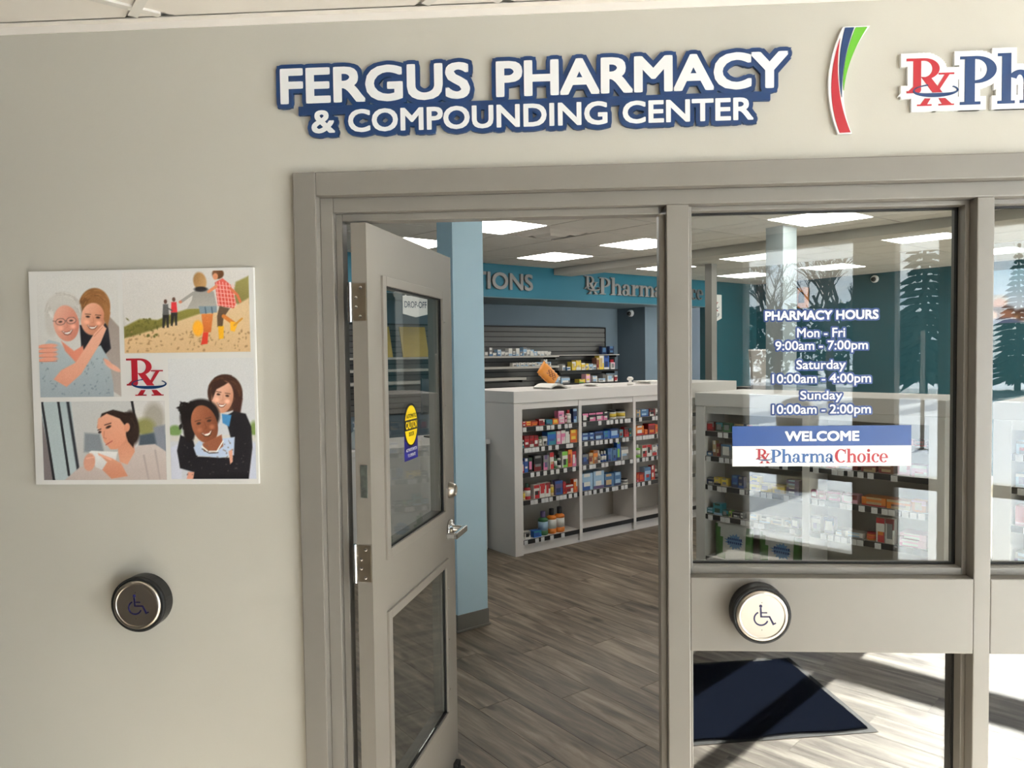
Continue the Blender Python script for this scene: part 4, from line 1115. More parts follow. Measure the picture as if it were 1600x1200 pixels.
def face(c, cx, cy, rx, ry, skin, dark, ang=0, smile=True, look=0.0):
    a = math.radians(ang)
    def R(u, v): return (cx + u * rx * math.cos(a) - v * ry * math.sin(a), cy + u * rx * math.sin(a) + v * ry * math.cos(a))
    c.ell(cx, cy, rx, ry, skin, ang, 1.5, (.7, .5, dark))
    for sx in (-.42, .42):
        x, y = R(sx + look * .2, -.12); c.ell(x, y, rx * .17, ry * .065, (60, 38, 30), ang, 1.2)
        x0, x1 = R(sx - .22 + look * .2, -.27), R(sx + .22 + look * .2, -.27); c.line([x0, x1], max(1.0, ry * .05), (90, 60, 45))
    c.line([R(.02 + look * .25, -.1), R(.08 + look * .3, .2), R(-.08 + look * .25, .24)], 1.0, dark)
    if smile:
        P = [R(-.48, .38), R(0, .48), R(.48, .36), R(.26, .62), R(0, .68), R(-.24, .63)]
        c.poly(P, tuple(v * .72 for v in dark), 1.2); c.poly([R(-.40, .41), R(0, .50), R(.40, .39), R(.2, .56), R(0, .61), R(-.18, .57)], (238, 230, 224), .9)
    for sx in (-.5, .5):
        x, y = R(sx, .22); c.ell(x, y, rx * .2, ry * .12, tuple(min(255, v * 1.06) for v in skin), ang, 4)
    else: c.line([R(-.25 + look * .2, .48), R(.2 + look * .2, .46)], 1.3, (150, 80, 70))
# --- picture 1: grey-haired and younger woman hugging
c = Canvas(62, 430, 190, 620, (206, 204, 200)); c.grad((212, 210, 206), (196, 194, 190))
c.poly([(165, 500), (176, 496), (190, 512), (190, 620), (160, 600), (158, 540)], (150, 138, 130), 2, (170, 160, 154))
c.poly([(128, 508), (172, 506), (176, 545), (160, 560), (130, 560)], (38, 38, 44), 2)
c.ell(152, 481, 25, 30, (128, 88, 52), 8, 2, (.5, .6, (150, 104, 66)))
c.poly([(126, 480), (134, 465), (150, 462), (140, 475), (130, 500)], (112, 76, 44), 2)
strands(c, 152, 481, 25, 30, [(108, 72, 42), (160, 116, 74), (142, 98, 60)], 36, 1)
face(c, 149, 499, 19, 25, (222, 168, 142), (190, 126, 100), 6)
c.poly([(170, 470), (177, 490), (172, 512), (166, 500)], (150, 105, 66), 2)
c.ell(103, 487, 29, 31, (206, 202, 196), 0, 4, (.4, .6, (178, 172, 166)))
c.ell(84, 505, 10, 20, (196, 192, 186), 0, 4)
strands(c, 103, 487, 29, 31, [(222, 219, 214), (184, 179, 172), (200, 196, 190)], 60, 2, curl=.2)
face(c, 107, 505, 20, 28, (218, 164, 144), (190, 122, 104), -6)
for cx in (98, 115):
    gy = 502.5 - (cx - 98) * .1
    c.ell(cx, gy, 8, 5.4, (110, 80, 74), -5, 1); c.ell(cx, gy, 6.9, 4.4, (206, 152, 134), -5, 1); c.ell(cx, gy, 3.0, 1.5, (64, 44, 40), -5, 1)
c.line([(86, 501), (91, 502)], 1, (110, 80, 74)); c.line([(105, 501), (108, 501)], 1.2, (110, 80, 74))
c.poly([(78, 470), (92, 463), (112, 464), (126, 474), (120, 480), (100, 473), (84, 482)], (200, 196, 190), 3)
c.poly([(62, 548), (78, 530), (96, 535), (118, 562), (132, 548), (160, 540), (172, 562), (178, 600), (178, 620), (62, 620)], (172, 184, 188), 2, (150, 160, 166))
c.poly([(98, 532), (118, 548), (132, 540), (134, 552), (120, 566), (104, 548)], (206, 130, 108), 2)
c.speck((66, 560, 172, 616), (120, 132, 142), 60, 1.3, 5)
c.poly([(150, 522), (164, 508), (170, 514), (160, 536), (128, 584), (104, 604), (84, 592), (96, 578), (120, 566)], (224, 172, 148), 1.5, (210, 148, 124))
c.line([(150, 526), (164, 512)], 1, (196, 132, 108))
for k in range(4): c.ell(76, 540 + k * 7, 16, 3.6, (214, 150, 128), -4, 1.2); c.line([(62, 543 + k * 7), (90, 543 + k * 7)], .8, (178, 108, 90))
c.ell(178, 574, 14, 4, (222, 168, 146), 30, 1.5); c.ell(170, 566, 8, 3, (214, 156, 134), 40, 1.4)
c.noise(2.5, 1); c.build('photo_print', pb, -.325, 0, SX, SZ, -.0125, M_INK, 50, 757)
# --- picture 2: children running on a dune
c = Canvas(197, 428, 392, 553, (206, 202, 198)); c.grad((214, 210, 206), (196, 192, 186))
c.poly([(197, 512), (222, 500), (250, 502), (276, 492), (310, 482), (322, 484), (322, 500), (260, 520), (197, 530)], (138, 132, 66), 3, (104, 98, 52))
c.poly([(372, 446), (392, 437), (392, 480), (378, 486), (366, 470)], (148, 140, 86), 3, (120, 112, 66))
c.poly([(197, 530), (240, 518), (270, 508), (320, 492), (360, 488), (392, 470), (392, 553), (197, 553)], (214, 188, 150), 3, (204, 172, 130))
c.speck((200, 520, 390, 551), (160, 124, 88), 90, 1.6, 9); c.speck((200, 500, 250, 528), (96, 92, 44), 40, 1.8, 3)
for x, col, h in ((263, (96, 96, 96), 474), (276, (196, 52, 58), 471)):
    c.ell(x, h, 2.6, 3.4, (90, 62, 50)); c.poly([(x - 4, h + 4), (x + 4, h + 4), (x + 5, h + 20), (x - 5, h + 20)], col); c.poly([(x - 5, h + 20), (x + 5, h + 20), (x + 4, h + 40), (x + 1, h + 40), (x, h + 26), (x - 3, h + 41), (x - 6, h + 40)], (42, 40, 40))
c.line([(266, 484), (273, 488)], 2, (80, 76, 74))
c.poly([(306, 460), (320, 452), (338, 460), (342, 482), (326, 486), (296, 486), (304, 472)], (150, 146, 140), 1.5, (170, 166, 158))
c.line([(306, 462), (288, 474)], 4.5, (156, 152, 146)); c.ell(286, 475, 2.6, 2.2, (206, 128, 100))
c.ell(317, 444, 10, 14, (140, 104, 64), -10, 2.5, (.4, .4, (186, 150, 104))); c.ell(318, 456, 10, 4, (40, 38, 40), 0, 2)
c.poly([(314, 482), (342, 482), (342, 492), (316, 494)], (126, 142, 152)); c.line([(324, 484), (325, 493)], 2, (78, 96, 108)); c.line([(334, 484), (335, 493)], 2, (78, 96, 108))
c.poly([(318, 494), (336, 494), (332, 522), (320, 522)], (200, 120, 66), 1.4, (184, 98, 48)); c.poly([(320, 522), (328, 522), (326, 540), (316, 541)], (196, 60, 44), 1.2)
c.ell(312, 516, 8, 12, (232, 166, 50), 0, 3)
c.ell(345, 433, 9, 8, (120, 84, 56), 0, 2, (.3, .3, (90, 60, 40))); c.ell(341, 437, 4, 5, (204, 140, 106))
c.poly([(340, 446), (352, 440), (364, 450), (372, 478), (368, 486), (344, 482), (342, 466)], (206, 92, 82), 1.5, (198, 70, 56))
for k in range(6): c.line([(342 + k * 5, 444 + k), (346 + k * 5, 484)], 1, (232, 190, 184)); c.line([(342, 450 + k * 6), (370, 453 + k * 6)], 1, (228, 180, 172))
c.line([(364, 456), (374, 466), (378, 476)], 4, (200, 110, 76)); c.line([(342, 452), (330, 460)], 4.5, (206, 134, 96))
c.poly([(346, 482), (362, 486), (352, 500), (350, 514), (342, 514), (342, 498)], (92, 74, 58), 1.5); c.line([(352, 498), (366, 508)], 6, (196, 118, 56))
c.poly([(343, 513), (352, 513), (351, 532), (344, 533)], (224, 168, 40), 1.2); c.poly([(362, 506), (374, 508), (368, 522), (362, 520)], (226, 170, 44), 1.2); c.line([(368, 512), (380, 502)], 3, (196, 140, 60))
c.noise(3, 2); c.build('photo_print', pb, -.325, 0, SX, SZ, -.0125, M_INK, 50, 757)
# --- picture 3: woman with a bowl-shaped cup
c = Canvas(63, 627, 257, 750, (186, 186, 184)); c.grad((192, 192, 190), (182, 180, 178))
c.poly([(63, 627), (110, 627), (120, 750), (63, 750)], (172, 184, 186), 2); c.poly([(63, 650), (80, 750), (63, 750)], (120, 112, 112), 2)
c.line([(64, 627), (79, 750)], 4, (36, 36, 40)); c.line([(90, 627), (103, 742)], 4, (40, 42, 46)); c.line([(105, 627), (118, 735)], 4.5, (44, 46, 52), 2.5)
c.poly([(205, 627), (257, 627), (257, 700), (210, 700)], (206, 204, 202), 3); c.ell(240, 654, 16, 24, (160, 154, 144), 0, 9); c.ell(225, 668, 16, 14, (134, 132, 84), 0, 9)
c.poly([(216, 680), (240, 676), (257, 680), (257, 712), (214, 704)], (72, 82, 92), 4); c.poly([(238, 668), (257, 664), (257, 710), (244, 706)], (128, 132, 142), 4)
c.line([(206, 627), (211, 662)], 4, (38, 38, 40)); c.poly([(130, 676), (154, 678), (160, 708), (128, 706)], (128, 134, 140), 4)
c.poly([(96, 750), (120, 730), (150, 722), (170, 735), (190, 716), (214, 696), (240, 694), (257, 706), (257, 750)], (198, 186, 180), 2, (182, 168, 162))
c.line([(222, 712), (228, 748)], 2, (160, 146, 142), 3); c.line([(240, 704), (246, 748)], 2, (164, 150, 146), 3)
c.poly([(180, 690), (206, 672), (208, 706), (196, 726), (184, 722)], (196, 132, 104), 2, (206, 150, 124))
c.poly([(150, 668), (158, 646), (176, 640), (200, 646), (212, 662), (206, 700), (198, 690), (190, 664), (170, 652)], (46, 34, 30), 2)
c.ell(205, 668, 11, 26, (48, 36, 32), -6, 3); strands(c, 186, 664, 26, 24, [(66, 50, 44), (34, 26, 24)], 20, 5, 200, 380)
c.poly([(152, 654), (166, 646), (186, 654), (196, 668), (194, 688), (180, 702), (170, 702), (160, 690), (156, 676), (150, 668)], (214, 158, 132), 2, (206, 142, 114))
c.ell(197, 668, 4.5, 7, (204, 142, 114), 10, 1.5); c.ell(168, 667, 4.5, 2, (60, 40, 34), -24, 1.2); c.ell(154, 675, 2.6, 2, (60, 40, 34), -20, 1.2)
c.line([(162, 664), (172, 661)], 1.6, (70, 46, 38)); c.line([(151, 672), (156, 670)], 1.5, (70, 46, 38)); c.line([(161, 674), (160, 684), (164, 685)], 1.1, (176, 112, 90)); c.line([(163, 695), (173, 689)], 1.8, (172, 92, 80))
c.poly([(136, 706), (140, 704), (181, 706), (176, 726), (160, 736), (146, 730)], (232, 230, 228), 1.5, (206, 202, 200))
c.ell(136, 722, 9, 14, (204, 150, 128), 10, 2); c.poly([(150, 708), (172, 716), (186, 724), (196, 744), (170, 748), (156, 734), (164, 722)], (210, 152, 126), 1.8, (188, 126, 100))
c.line([(152, 710), (170, 718)], 3, (224, 170, 146)); c.line([(132, 716), (144, 714)], 2, (222, 170, 148))
c.noise(2.5, 3); c.build('photo_print', pb, -.325, 0, SX, SZ, -.0125, M_INK, 50, 757)
# --- picture 4: couple, woman hugging a man from behind
c = Canvas(264, 562, 396, 749, (205, 204, 202)); c.grad((208, 208, 207), (198, 200, 206))
c.ell(272, 674, 10, 9, (112, 138, 84), 0, 4); c.ell(394, 672, 6, 12, (120, 140, 80), 0, 4); c.poly([(264, 681), (396, 681), (396, 690), (264, 690)], (206, 202, 196), 3)
c.poly([(264, 700), (284, 690), (280, 749), (264, 749)], (204, 206, 218), 3); c.poly([(384, 690), (396, 694), (396, 749), (384, 749)], (196, 200, 214), 3)
c.ell(351, 616, 27, 29, (60, 40, 34), 0, 2, (.5, .5, (86, 56, 42))); c.poly([(362, 600), (378, 625), (374, 646), (364, 650), (358, 620)], (66, 42, 36), 2.5)
strands(c, 351, 616, 27, 29, [(46, 30, 26), (98, 66, 50), (78, 52, 40)], 34, 3)
face(c, 347, 622, 16.5, 25, (224, 180, 158), (190, 134, 108), 10)
c.poly([(330, 600), (345, 594), (356, 600), (350, 604), (338, 610), (331, 626)], (58, 38, 32), 2)
c.poly([(350, 652), (364, 644), (382, 648), (390, 668), (391, 700), (384, 749), (296, 749), (298, 738), (278, 732), (274, 705), (280, 680), (300, 690), (306, 714), (360, 716), (358, 686)], (34, 32, 36), 2)
c.poly([(300, 700), (308, 690), (364, 684), (362, 712), (340, 716), (304, 712)], (186, 200, 222), 2); c.poly([(345, 648), (360, 650), (356, 668), (346, 662)], (70, 130, 176), 2)
c.ell(311, 652, 31, 27, (34, 28, 28), -14, 4); c.speck((280, 630, 306, 668), (30, 26, 26), 40, 3.0, 11); c.ell(294, 674, 9, 18, (34, 28, 28), 0, 3)
face(c, 318, 664, 20, 30, (156, 98, 72), (112, 66, 46), -14)
c.poly([(314, 694), (344, 680), (346, 698), (332, 708), (316, 706)], (140, 86, 62), 2); c.line([(313, 698), (322, 706), (336, 706), (346, 690)], 2, (236, 232, 226)); c.line([(313, 702), (324, 709), (338, 708)], 1.2, (50, 40, 40))
c.poly([(354, 706), (360, 702), (360, 722), (356, 726)], (216, 160, 134), 1.5); c.poly([(290, 738), (300, 738), (298, 749), (288, 749)], (210, 150, 128), 1.5)
c.speck((284, 690, 386, 742), (96, 84, 84), 40, .8, 6)
c.noise(2.5, 4); c.build('photo_print', pb, -.325, 0, SX, SZ, -.0125, M_INK, 50, 757)
rx_mark('red_mark', (199 - 50) * SX - .325, (257 - 50) * SX - .325, (757 - 620) * SZ, (757 - 561) * SZ, -.0132, mat('board_red', (160, 26, 40), .4), M_NAVY, pb, .0012)

# ================================================================== DISPLAY COUNTERS
def RGB(k): return COL[k]
def cmat(k, rough=.45): return mat('ink_' + k, COL[k], rough, var=.05, scale=30)
ORD = ['first', 'second', 'third', 'fourth', 'fifth', 'sixth', 'seventh', 'eighth', 'ninth', 'tenth', 'eleventh', 'twelfth']
def display(name, label, origin, ang, bays, levels, length, depth, seed, tags):
    """white laminate shelving counter, front on local y=0, x along the run"""
    e = empty(name, origin, ang); tag(e, label, 'counter')
    EP = bays[0][0]
    box('end_panel', (0, -.0, 0), (EP, depth, 1.222), M_CAB, e, .002)
    box('end_panel', (bays[-1][1], 0, 0), (length, depth, 1.222), M_CAB, e, .002)
    box('counter_top', (-.003, -.004, 1.224), (length + .003, depth + .1, 1.318), M_CAB, e, .003)
    boxes('rail', [((EP, .012, 1.172), (bays[-1][1], .04, 1.222))], M_CAB, e)
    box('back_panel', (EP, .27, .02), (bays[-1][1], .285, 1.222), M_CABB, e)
    box('plinth', (EP, .03, 0), (bays[-1][1], .05, .085), M_CAB, e)
    for (a, b), (c_, d) in zip(bays, bays[1:]): box('stile', (b, .006, .02), (c_, .27, 1.222), M_CAB, e, .0015)
    rnd = random.Random(seed)
    tm = None
    for bi, (x0, x1) in enumerate(bays):
        for li, z in enumerate(levels):
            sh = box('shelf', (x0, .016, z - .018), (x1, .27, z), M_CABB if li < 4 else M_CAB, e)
            box('price_rail', (x0 + .001, .008, z - .036), (x1 - .001, .015, z - .001), M_STRIP, sh)
            x = x0 + rnd.uniform(.004, .03)
            while x + .042 < x1:
                if rnd.random() < (tags[li] if li < 4 or bi == 0 else 0):
                    t = bpy.data.objects.new('price_tag', tm) if tm else None
                    if t is None:
                        t = box('price_tag', (0, .0055, -.040), (.036, .0078, -.004), M_TAG, sh); tm = t.data
                    else: COLL.objects.link(t); t.parent = sh
                    t.location = (x, 0, z)
                x += rnd.choice([.039, .045, .06, .075])
    return e
UNIT = {}
UNIT['c'] = (S(2.24, 3.12), ANG)
gd = (BV * .095 - AV * .9955).normalized()
UNIT['g'] = (S(2.99, 1.935), math.atan2(gd.y, gd.x))
cb = [(.083, .697), (.730, 1.358), (1.391, 2.02), (2.053, 2.78)]
gb = [(.073, .797), (.845, 1.55)]
LV = {'c': [1.03, .862, .66, .437, .118], 'g': [1.045, .867, .66, .447, .14]}
display('display_counter', 'white shelving counter seen through the doorway, stocked with medicine', UNIT['c'][0], UNIT['c'][1], cb, LV['c'], 2.86, .55, 3, [.75, .9, .85, .8, .55])
display('display_counter', 'white shelving counter seen through the tall window behind the lettering', UNIT['g'][0], UNIT['g'][1], gb, LV['g'], 1.635, .55, 5, [.7, .7, .75, .7, .0])
g2 = UNIT['g'][0] + gd * 1.87
display('display_counter', 'white shelving counter glimpsed through the right edge pane', g2, UNIT['g'][1], [(.085, .80), (.84, 1.55)], LV['g'], 1.635, .55, 9, [.7, .7, .7, .7, .3])

# ================================================================== PACKS ON THE SHELVES
def carton_mesh(w, d, h, c1, c2, c3, seed):
    rnd = random.Random(seed)
    ms = [cmat(c1), cmat(c2), cmat(c3)]
    bm = bmesh.new()
    bx(bm, (0, .0006, 0), (w, d, h))
    # printed front: 3 x 4 panel grid carrying the pack colours
    xs = [0, w * rnd.uniform(.1, .22), w * rnd.uniform(.62, .85), w]
    zs = [0, h * rnd.uniform(.15, .3), h * rnd.uniform(.42, .58), h * rnd.uniform(.72, .85), h]
    pat = rnd.choice([[0, 0, 0, 0, 2, 0, 0, 2, 1, 1, 1, 1], [1, 1, 1, 0, 2, 0, 0, 0, 0, 0, 2, 0], [0, 1, 1, 0, 2, 1, 0, 0, 0, 1, 1, 1], [1, 1, 0, 1, 2, 0, 0, 0, 0, 0, 2, 0]])
    for r in range(4):
        for q in range(3):
            vs = [bm.verts.new(v) for v in ((xs[q], 0, zs[r]), (xs[q + 1], 0, zs[r]), (xs[q + 1], 0, zs[r + 1]), (xs[q], 0, zs[r + 1]))]
            f = bm.faces.new(vs); f.material_index = pat[r * 3 + q]
    me = bpy.data.meshes.new('carton'); bm.to_mesh(me); bm.free()
    for m in ms: me.materials.append(m)
    return me
def bottle(w, h, c1, c2, c3, name, label, loc, rz, grp):
    e = empty(name, loc, rz); tag(e, label, 'bottle', grp)
    r = w / 2
    squat = h < w * 1.25
    bh = h * (.80 if squat else .74)
    sy = min(1.0, .05 / r) if r > .03 else 1.0
    bm = bmesh.new()
    lathe(bm, [(r * .9, 0), (r, h * .03), (r, bh * .28)], 16, 'z', (r, r * sy, 0), 0, 1, sy)
    lathe(bm, [(r, bh * .28), (r, bh * .78)], 16, 'z', (r, r * sy, 0), 1, 1, sy)
    lathe(bm, [(r, bh * .78), (r, bh * .9), (r * (.8 if squat else .5), bh)], 16, 'z', (r, r * sy, 0), 0, 1, sy)
    from_bm('bottle_body', bm, [cmat(c1, .3), cmat(c3, .4)], e, True)
    bm = bmesh.new(); cr_ = r * (.92 if squat else .5)
    lathe(bm, [(cr_, bh), (cr_, h * .98), (cr_ * .9, h)], 14, 'z', (r, r * sy, 0), 0, 1, sy)
    from_bm('cap', bm, cmat(c2, .4), e, False)
    return e
def pouch(w, h, label, loc, rz):
    e = empty('pouch', loc, rz); tag(e, label, 'pouch', 'large pouches on the bottom shelf')
    bm = bmesh.new(); N, K = 12, 12
    grid = [[None] * (N + 1) for _ in range(K + 1)]
    for side, s in ((0, 1), (1, -1)):
        g = [[None] * (N + 1) for _ in range(K + 1)]
        for k in range(K + 1):
            for n in range(N + 1):
                u, v = n / N, k / K
                th = .04 * math.sin(math.pi * u) ** .6 * (1 - v) ** .5 * (1 if v > 0 else 1)
                x = w * (u + (.10 - .10 * v) * (.5 - u) * .3)
                g[k][n] = bm.verts.new((x, .045 - s * th, h * v))
        for k in range(K):
            for n in range(N):
                f = bm.faces.new((g[k][n], g[k][n + 1], g[k + 1][n + 1], g[k + 1][n]))
                u, v = (n + .5) / N, (k + .5) / K
                lb = .08 + .26 * (1 - v) ** .9
                f.material_index = 1 if (u < lb or u > .86) else 0
                if v > .93: f.material_index = 0
    bmesh.ops.remove_doubles(bm, verts=bm.verts, dist=.0005); bmesh.ops.recalc_face_normals(bm, faces=bm.faces)
    from_bm('pouch_body', bm, [cmat('white'), mat('pouch_green', (70, 120, 50), .45)], e, True)
    # blue splash print
    bm = bmesh.new(); rnd = random.Random(4); P = []
    for k in range(32):
        t = 2 * math.pi * k / 32; rr = (1.0 if k % 2 else .68) * rnd.uniform(.85, 1.1)
        P.append((w * .60 + w * .25 * rr * math.cos(t), h * .52 + h * .22 * rr * math.sin(t)))
    prism(bm, P, .0, .002); from_bm('splash_print', bm, mat('splash_blue', (110, 150, 195), .45), e)
    bm = bmesh.new()   # two rows of illegible print strokes
    for row in (.46, .56):
        x = w * .42
        while x < w * .78:
            d_ = w * rnd.uniform(.02, .045); prism(bm, [(x, h * row), (x + d_, h * row), (x + d_ * 1.1, h * (row + .06)), (x + d_ * .1, h * (row + .055))], -.001, .0005); x += d_ + w * .015
    from_bm('print_strokes', bm, mat('splash_navy', (30, 60, 120), .45), e)
    return e
BAY = {('c', 0): 'left bay seen in the doorway', ('c', 1): 'middle bay seen in the doorway', ('c', 2): 'right bay seen in the doorway', ('g', 0): 'left bay behind the window', ('g', 1): 'right bay behind the window'}
SHN = ['top shelf', 'second shelf', 'third shelf', 'fourth shelf', 'bottom shelf']
seen = {}
for k, (u, bay, s, x, wd, ht, st_, kind, c1, c2, c3, words) in enumerate(PROD):
    key = (u, bay, s); seen[key] = seen.get(key, 0) + 1
    o, an = UNIT[u]
    z = LV[u][s] + st_
    dx, dy = math.cos(an), math.sin(an)
    bay_x = (cb if u == 'c' else gb)[bay]
    x = max(x, bay_x[0] + .003); wd = min(wd, bay_x[1] - .003 - x)
    if wd < .012: continue
    yin = .024 + (.004 if st_ else 0)
    loc = Vector((o.x + dx * x - dy * yin, o.y + dy * x + dx * yin, z + .0004))
    lab = '%s, %s on %s, %s' % (words, ORD[seen[key] - 1], SHN[s], BAY[(u, bay)])
    lab = ' '.join(lab.split()[:16])
    grp = 'packs on the ' + SHN[s] + ' of the ' + ('doorway' if u == 'c' else 'window') + ' counter'
    if kind == 'box':
        d = min(.12, max(.04, wd * .8))
        ob = link('carton', carton_mesh(max(wd - .0025, .012), d, ht, c1, c2, c3, k)); ob.location = loc; ob.rotation_euler = (0, 0, an)
        tag(ob, lab, 'carton', grp)
    elif kind == 'bottle':
        bottle(wd - .002, ht, c1, c2, c3, 'bottle', lab, loc, an, grp)
    elif kind == 'tin':
        b_ = bottle(wd - .002, ht, c1, c2, c3, 'tin', lab, loc, an, grp); b_['category'] = 'tin'
    else:
        pouch(wd, ht, ('left' if x < .4 else 'right') + ' green and white pouch with blue splash, bottom shelf behind the window', loc, an)

# packs on the counter at the right edge
r3 = random.Random(31); an3 = UNIT['g'][1]
PAL = ['white', 'lpink', 'grey', 'steel', 'tan', 'red', 'lblue', 'purple']
CW = {'white': 'white', 'lpink': 'pale pink', 'grey': 'grey', 'steel': 'steel blue', 'tan': 'tan', 'red': 'red', 'lblue': 'pale blue', 'purple': 'purple'}
for s in range(4):
    x = .10
    for n_ in range(6):
        wd = r3.uniform(.07, .10); ht = r3.uniform(.06, .12); c1 = r3.choice(PAL); c2, c3 = r3.sample(PAL, 2)
        ob = link('carton', carton_mesh(wd, .08, ht, c1, c2, c3, 900 + s * 10 + n_))
        ob.location = g2 + Vector((math.cos(an3) * x - math.sin(an3) * .024, math.sin(an3) * x + math.cos(an3) * .024, LV['g'][s] + .0004)); ob.rotation_euler = (0, 0, an3)
        tag(ob, '%s carton, %s on %s of the counter behind the right edge pane' % (CW[c1], ORD[n_], SHN[s]), 'carton', 'packs on the right edge counter')
        x += wd + r3.choice([.004, .01, .03])

# ================================================================== DISPENSARY BACK WALL
sl = empty('slatwall', S(0, 6.65, 0), ANG); tag(sl, 'grey slatwall with black edge trim on the dispensary back wall', 'slatwall')
SB0, SB1 = .6, 6.68
box('backer', (SB0, -.012, .9), (SB1, -.001, 2.0), M_SLATG, sl)
sm = None
nsl = 16
ph = 1.1 / nsl
for i in range(nsl):
    if sm is None:
        t = box('slat', (SB0, -.026, .004), (SB1, -.012, ph - .006), M_SLAT, sl, .002); sm = t.data
    else:
        t = bpy.data.objects.new('slat', sm); COLL.objects.link(t); t.parent = sl
    t.location = (0, 0, .9 + i * ph)
boxes('edge_trim', [((SB0, -.032, 2.0), (SB1 + .02, -.001, 2.014)), ((SB1, -.032, .9), (SB1 + .02, -.001, 2.0))], M_BLACK, sl)
def shelf_thing(b0, b1, z, m, label, d=.28, th=.025):
    e = empty('slat_shelf', S(b0, 6.65 - .026, z), ANG); tag(e, label, 'shelf', 'shelves hung on the slatwall')
    box('board', (0, -d, -th), (b1 - b0, 0, 0), m, e, .002)
    boxes('bracket', [((.04, -d * .9, -th - .03), (.05, 0, -th)), ((b1 - b0 - .05, -d * .9, -th - .03), (b1 - b0 - .04, 0, -th))], M_BLACK, e)
    return e
shelf_thing(.8, 5.52, 1.60, M_SHELF, 'long grey shelf on the slatwall carrying a row of small white packs')
shelf_thing(5.53, 6.75, 1.605, M_SHELF, 'grey shelf on the slatwall, right of the small white packs', .24, .012)
shelf_thing(.8, 5.5, 1.458, M_SHELF, 'second grey shelf on the slatwall with few white packs', .30, .03)
shelf_thing(.8, 4.9, 1.312, M_SHELF, 'third grey shelf on the slatwall behind the orange snack bag', .32, .035)
shelf_thing(5.5, 6.66, 1.385, M_BLACK, 'upper black shelf on the slatwall with yellow packs', .3, .03)
shelf_thing(5.3, 6.66, 1.205, M_BLACK, 'lower black shelf on the slatwall just above the counter', .34, .04)
rnd = random.Random(21)
def wall_pack(b, z, w, h, d, cols, label, grp, a=6.65 - .026 - .2):
    ob = link('carton', carton_mesh(w, d, h, *cols, rnd.randint(0, 999))); ob.location = S(b, a, z + .0004); ob.rotation_euler = (0, 0, ANG); tag(ob, label, 'carton', grp); return ob
n1 = 0
b = 4.18
WORDN = ['first', 'second', 'third', 'fourth', 'fifth', 'sixth', 'seventh', 'eighth', 'ninth', 'tenth', 'eleventh', 'twelfth', 'thirteenth', 'fourteenth', 'fifteenth', 'sixteenth', 'seventeenth', 'eighteenth', 'nineteenth', 'twentieth']
hts = [.055, .055, .06, .11, .05, .085, .07, .06, .10, .06, .10, .07, .115, .10, .08, .06, .06, .06, .06, .06]
for i, hh in enumerate(hts):
    w_ = .062
    wall_pack(b, 1.60, w_ - .004, hh, .08, (rnd.choice(['white', 'white', 'lblue', 'grey']), rnd.choice(['grey', 'lblue', 'steel']), 'white'), '%s small white pack from the column on the long slatwall shelf' % WORDN[i], 'small white packs on the long slatwall shelf')
    b += w_ + (.012 if i in (2, 4) else 0)
b = 4.75
for i in range(10):
    wall_pack(b, 1.458, .058, .05 if i != 8 else .09, .07, ('white', rnd.choice(['grey', 'lblue']), 'grey'), '%s small white pack from the left on the second slatwall shelf' % WORDN[i], 'small white packs on the second slatwall shelf', 6.65 - .026 - .22)
    b += .068
Y = [(5.58, .05, .09, 'white', 'grey', 'steel', 'grey white bottle shaped pack'), (5.66, .07, .05, 'steel', 'white', 'dblue', 'low blue pack'), (5.76, .07, .12, 'yellow', 'white', 'tan', 'yellow pack'), (5.84, .09, .14, 'yellow', 'white', 'tan', 'taller yellow pack'), (5.94, .07, .10, 'yellow', 'white', 'tan', 'lower yellow pack'),
     (6.02, .06, .09, 'white', 'yellow', 'grey', 'white pack'), (6.09, .07, .09, 'lblue', 'white', 'grey', 'pale blue pack'), (6.17, .06, .08, 'white', 'grey', 'steel', 'small white pack'), (6.24, .05, .17, 'brown', 'tan', 'dred', 'narrow brown pack'), (6.295, .09, .20, 'yellow', 'white', 'tan', 'tall yellow and white pack'), (6.39, .10, .20, 'blue', 'white', 'dblue', 'tall blue pack'), (6.53, .08, .10, 'white', 'lpink', 'grey', 'white pink pack')]
for i, (b, w_, hh, c1, c2, c3, wd_) in enumerate(Y):
    wall_pack(b, 1.385, w_, hh, .1, (c1, c2, c3), '%s on the upper black slatwall shelf, %s from left' % (wd_, WORDN[i]), 'packs on the black slatwall shelves', 6.65 - .026 - .28)
Z = [(5.34, .16, .10, 'grey', 'white', 'lblue', 'clear grey tray'), (5.52, .16, .09, 'lblue', 'grey', 'white', 'clear box'), (5.86, .11, .05, 'yellow', 'lgreen', 'tan', 'low yellow pack'), (5.99, .08, .12, 'lpink', 'white', 'yellow', 'pink and white pack'), (6.12, .09, .09, 'white', 'grey', 'lblue', 'white pack'), (6.24, .13, .05, 'white', 'lblue', 'grey', 'low white pack'), (6.42, .12, .10, 'white', 'grey', 'lblue', 'white box'), (6.56, .06, .09, 'dred', 'white', 'red', 'dark red pack')]
for i, (b, w_, hh, c1, c2, c3, wd_) in enumerate(Z):
    wall_pack(b, 1.205, w_, hh, .1, (c1, c2, c3), '%s on the lower black slatwall shelf, %s from left' % (wd_, WORDN[i]), 'packs on the black slatwall shelves', 6.65 - .026 - .32)
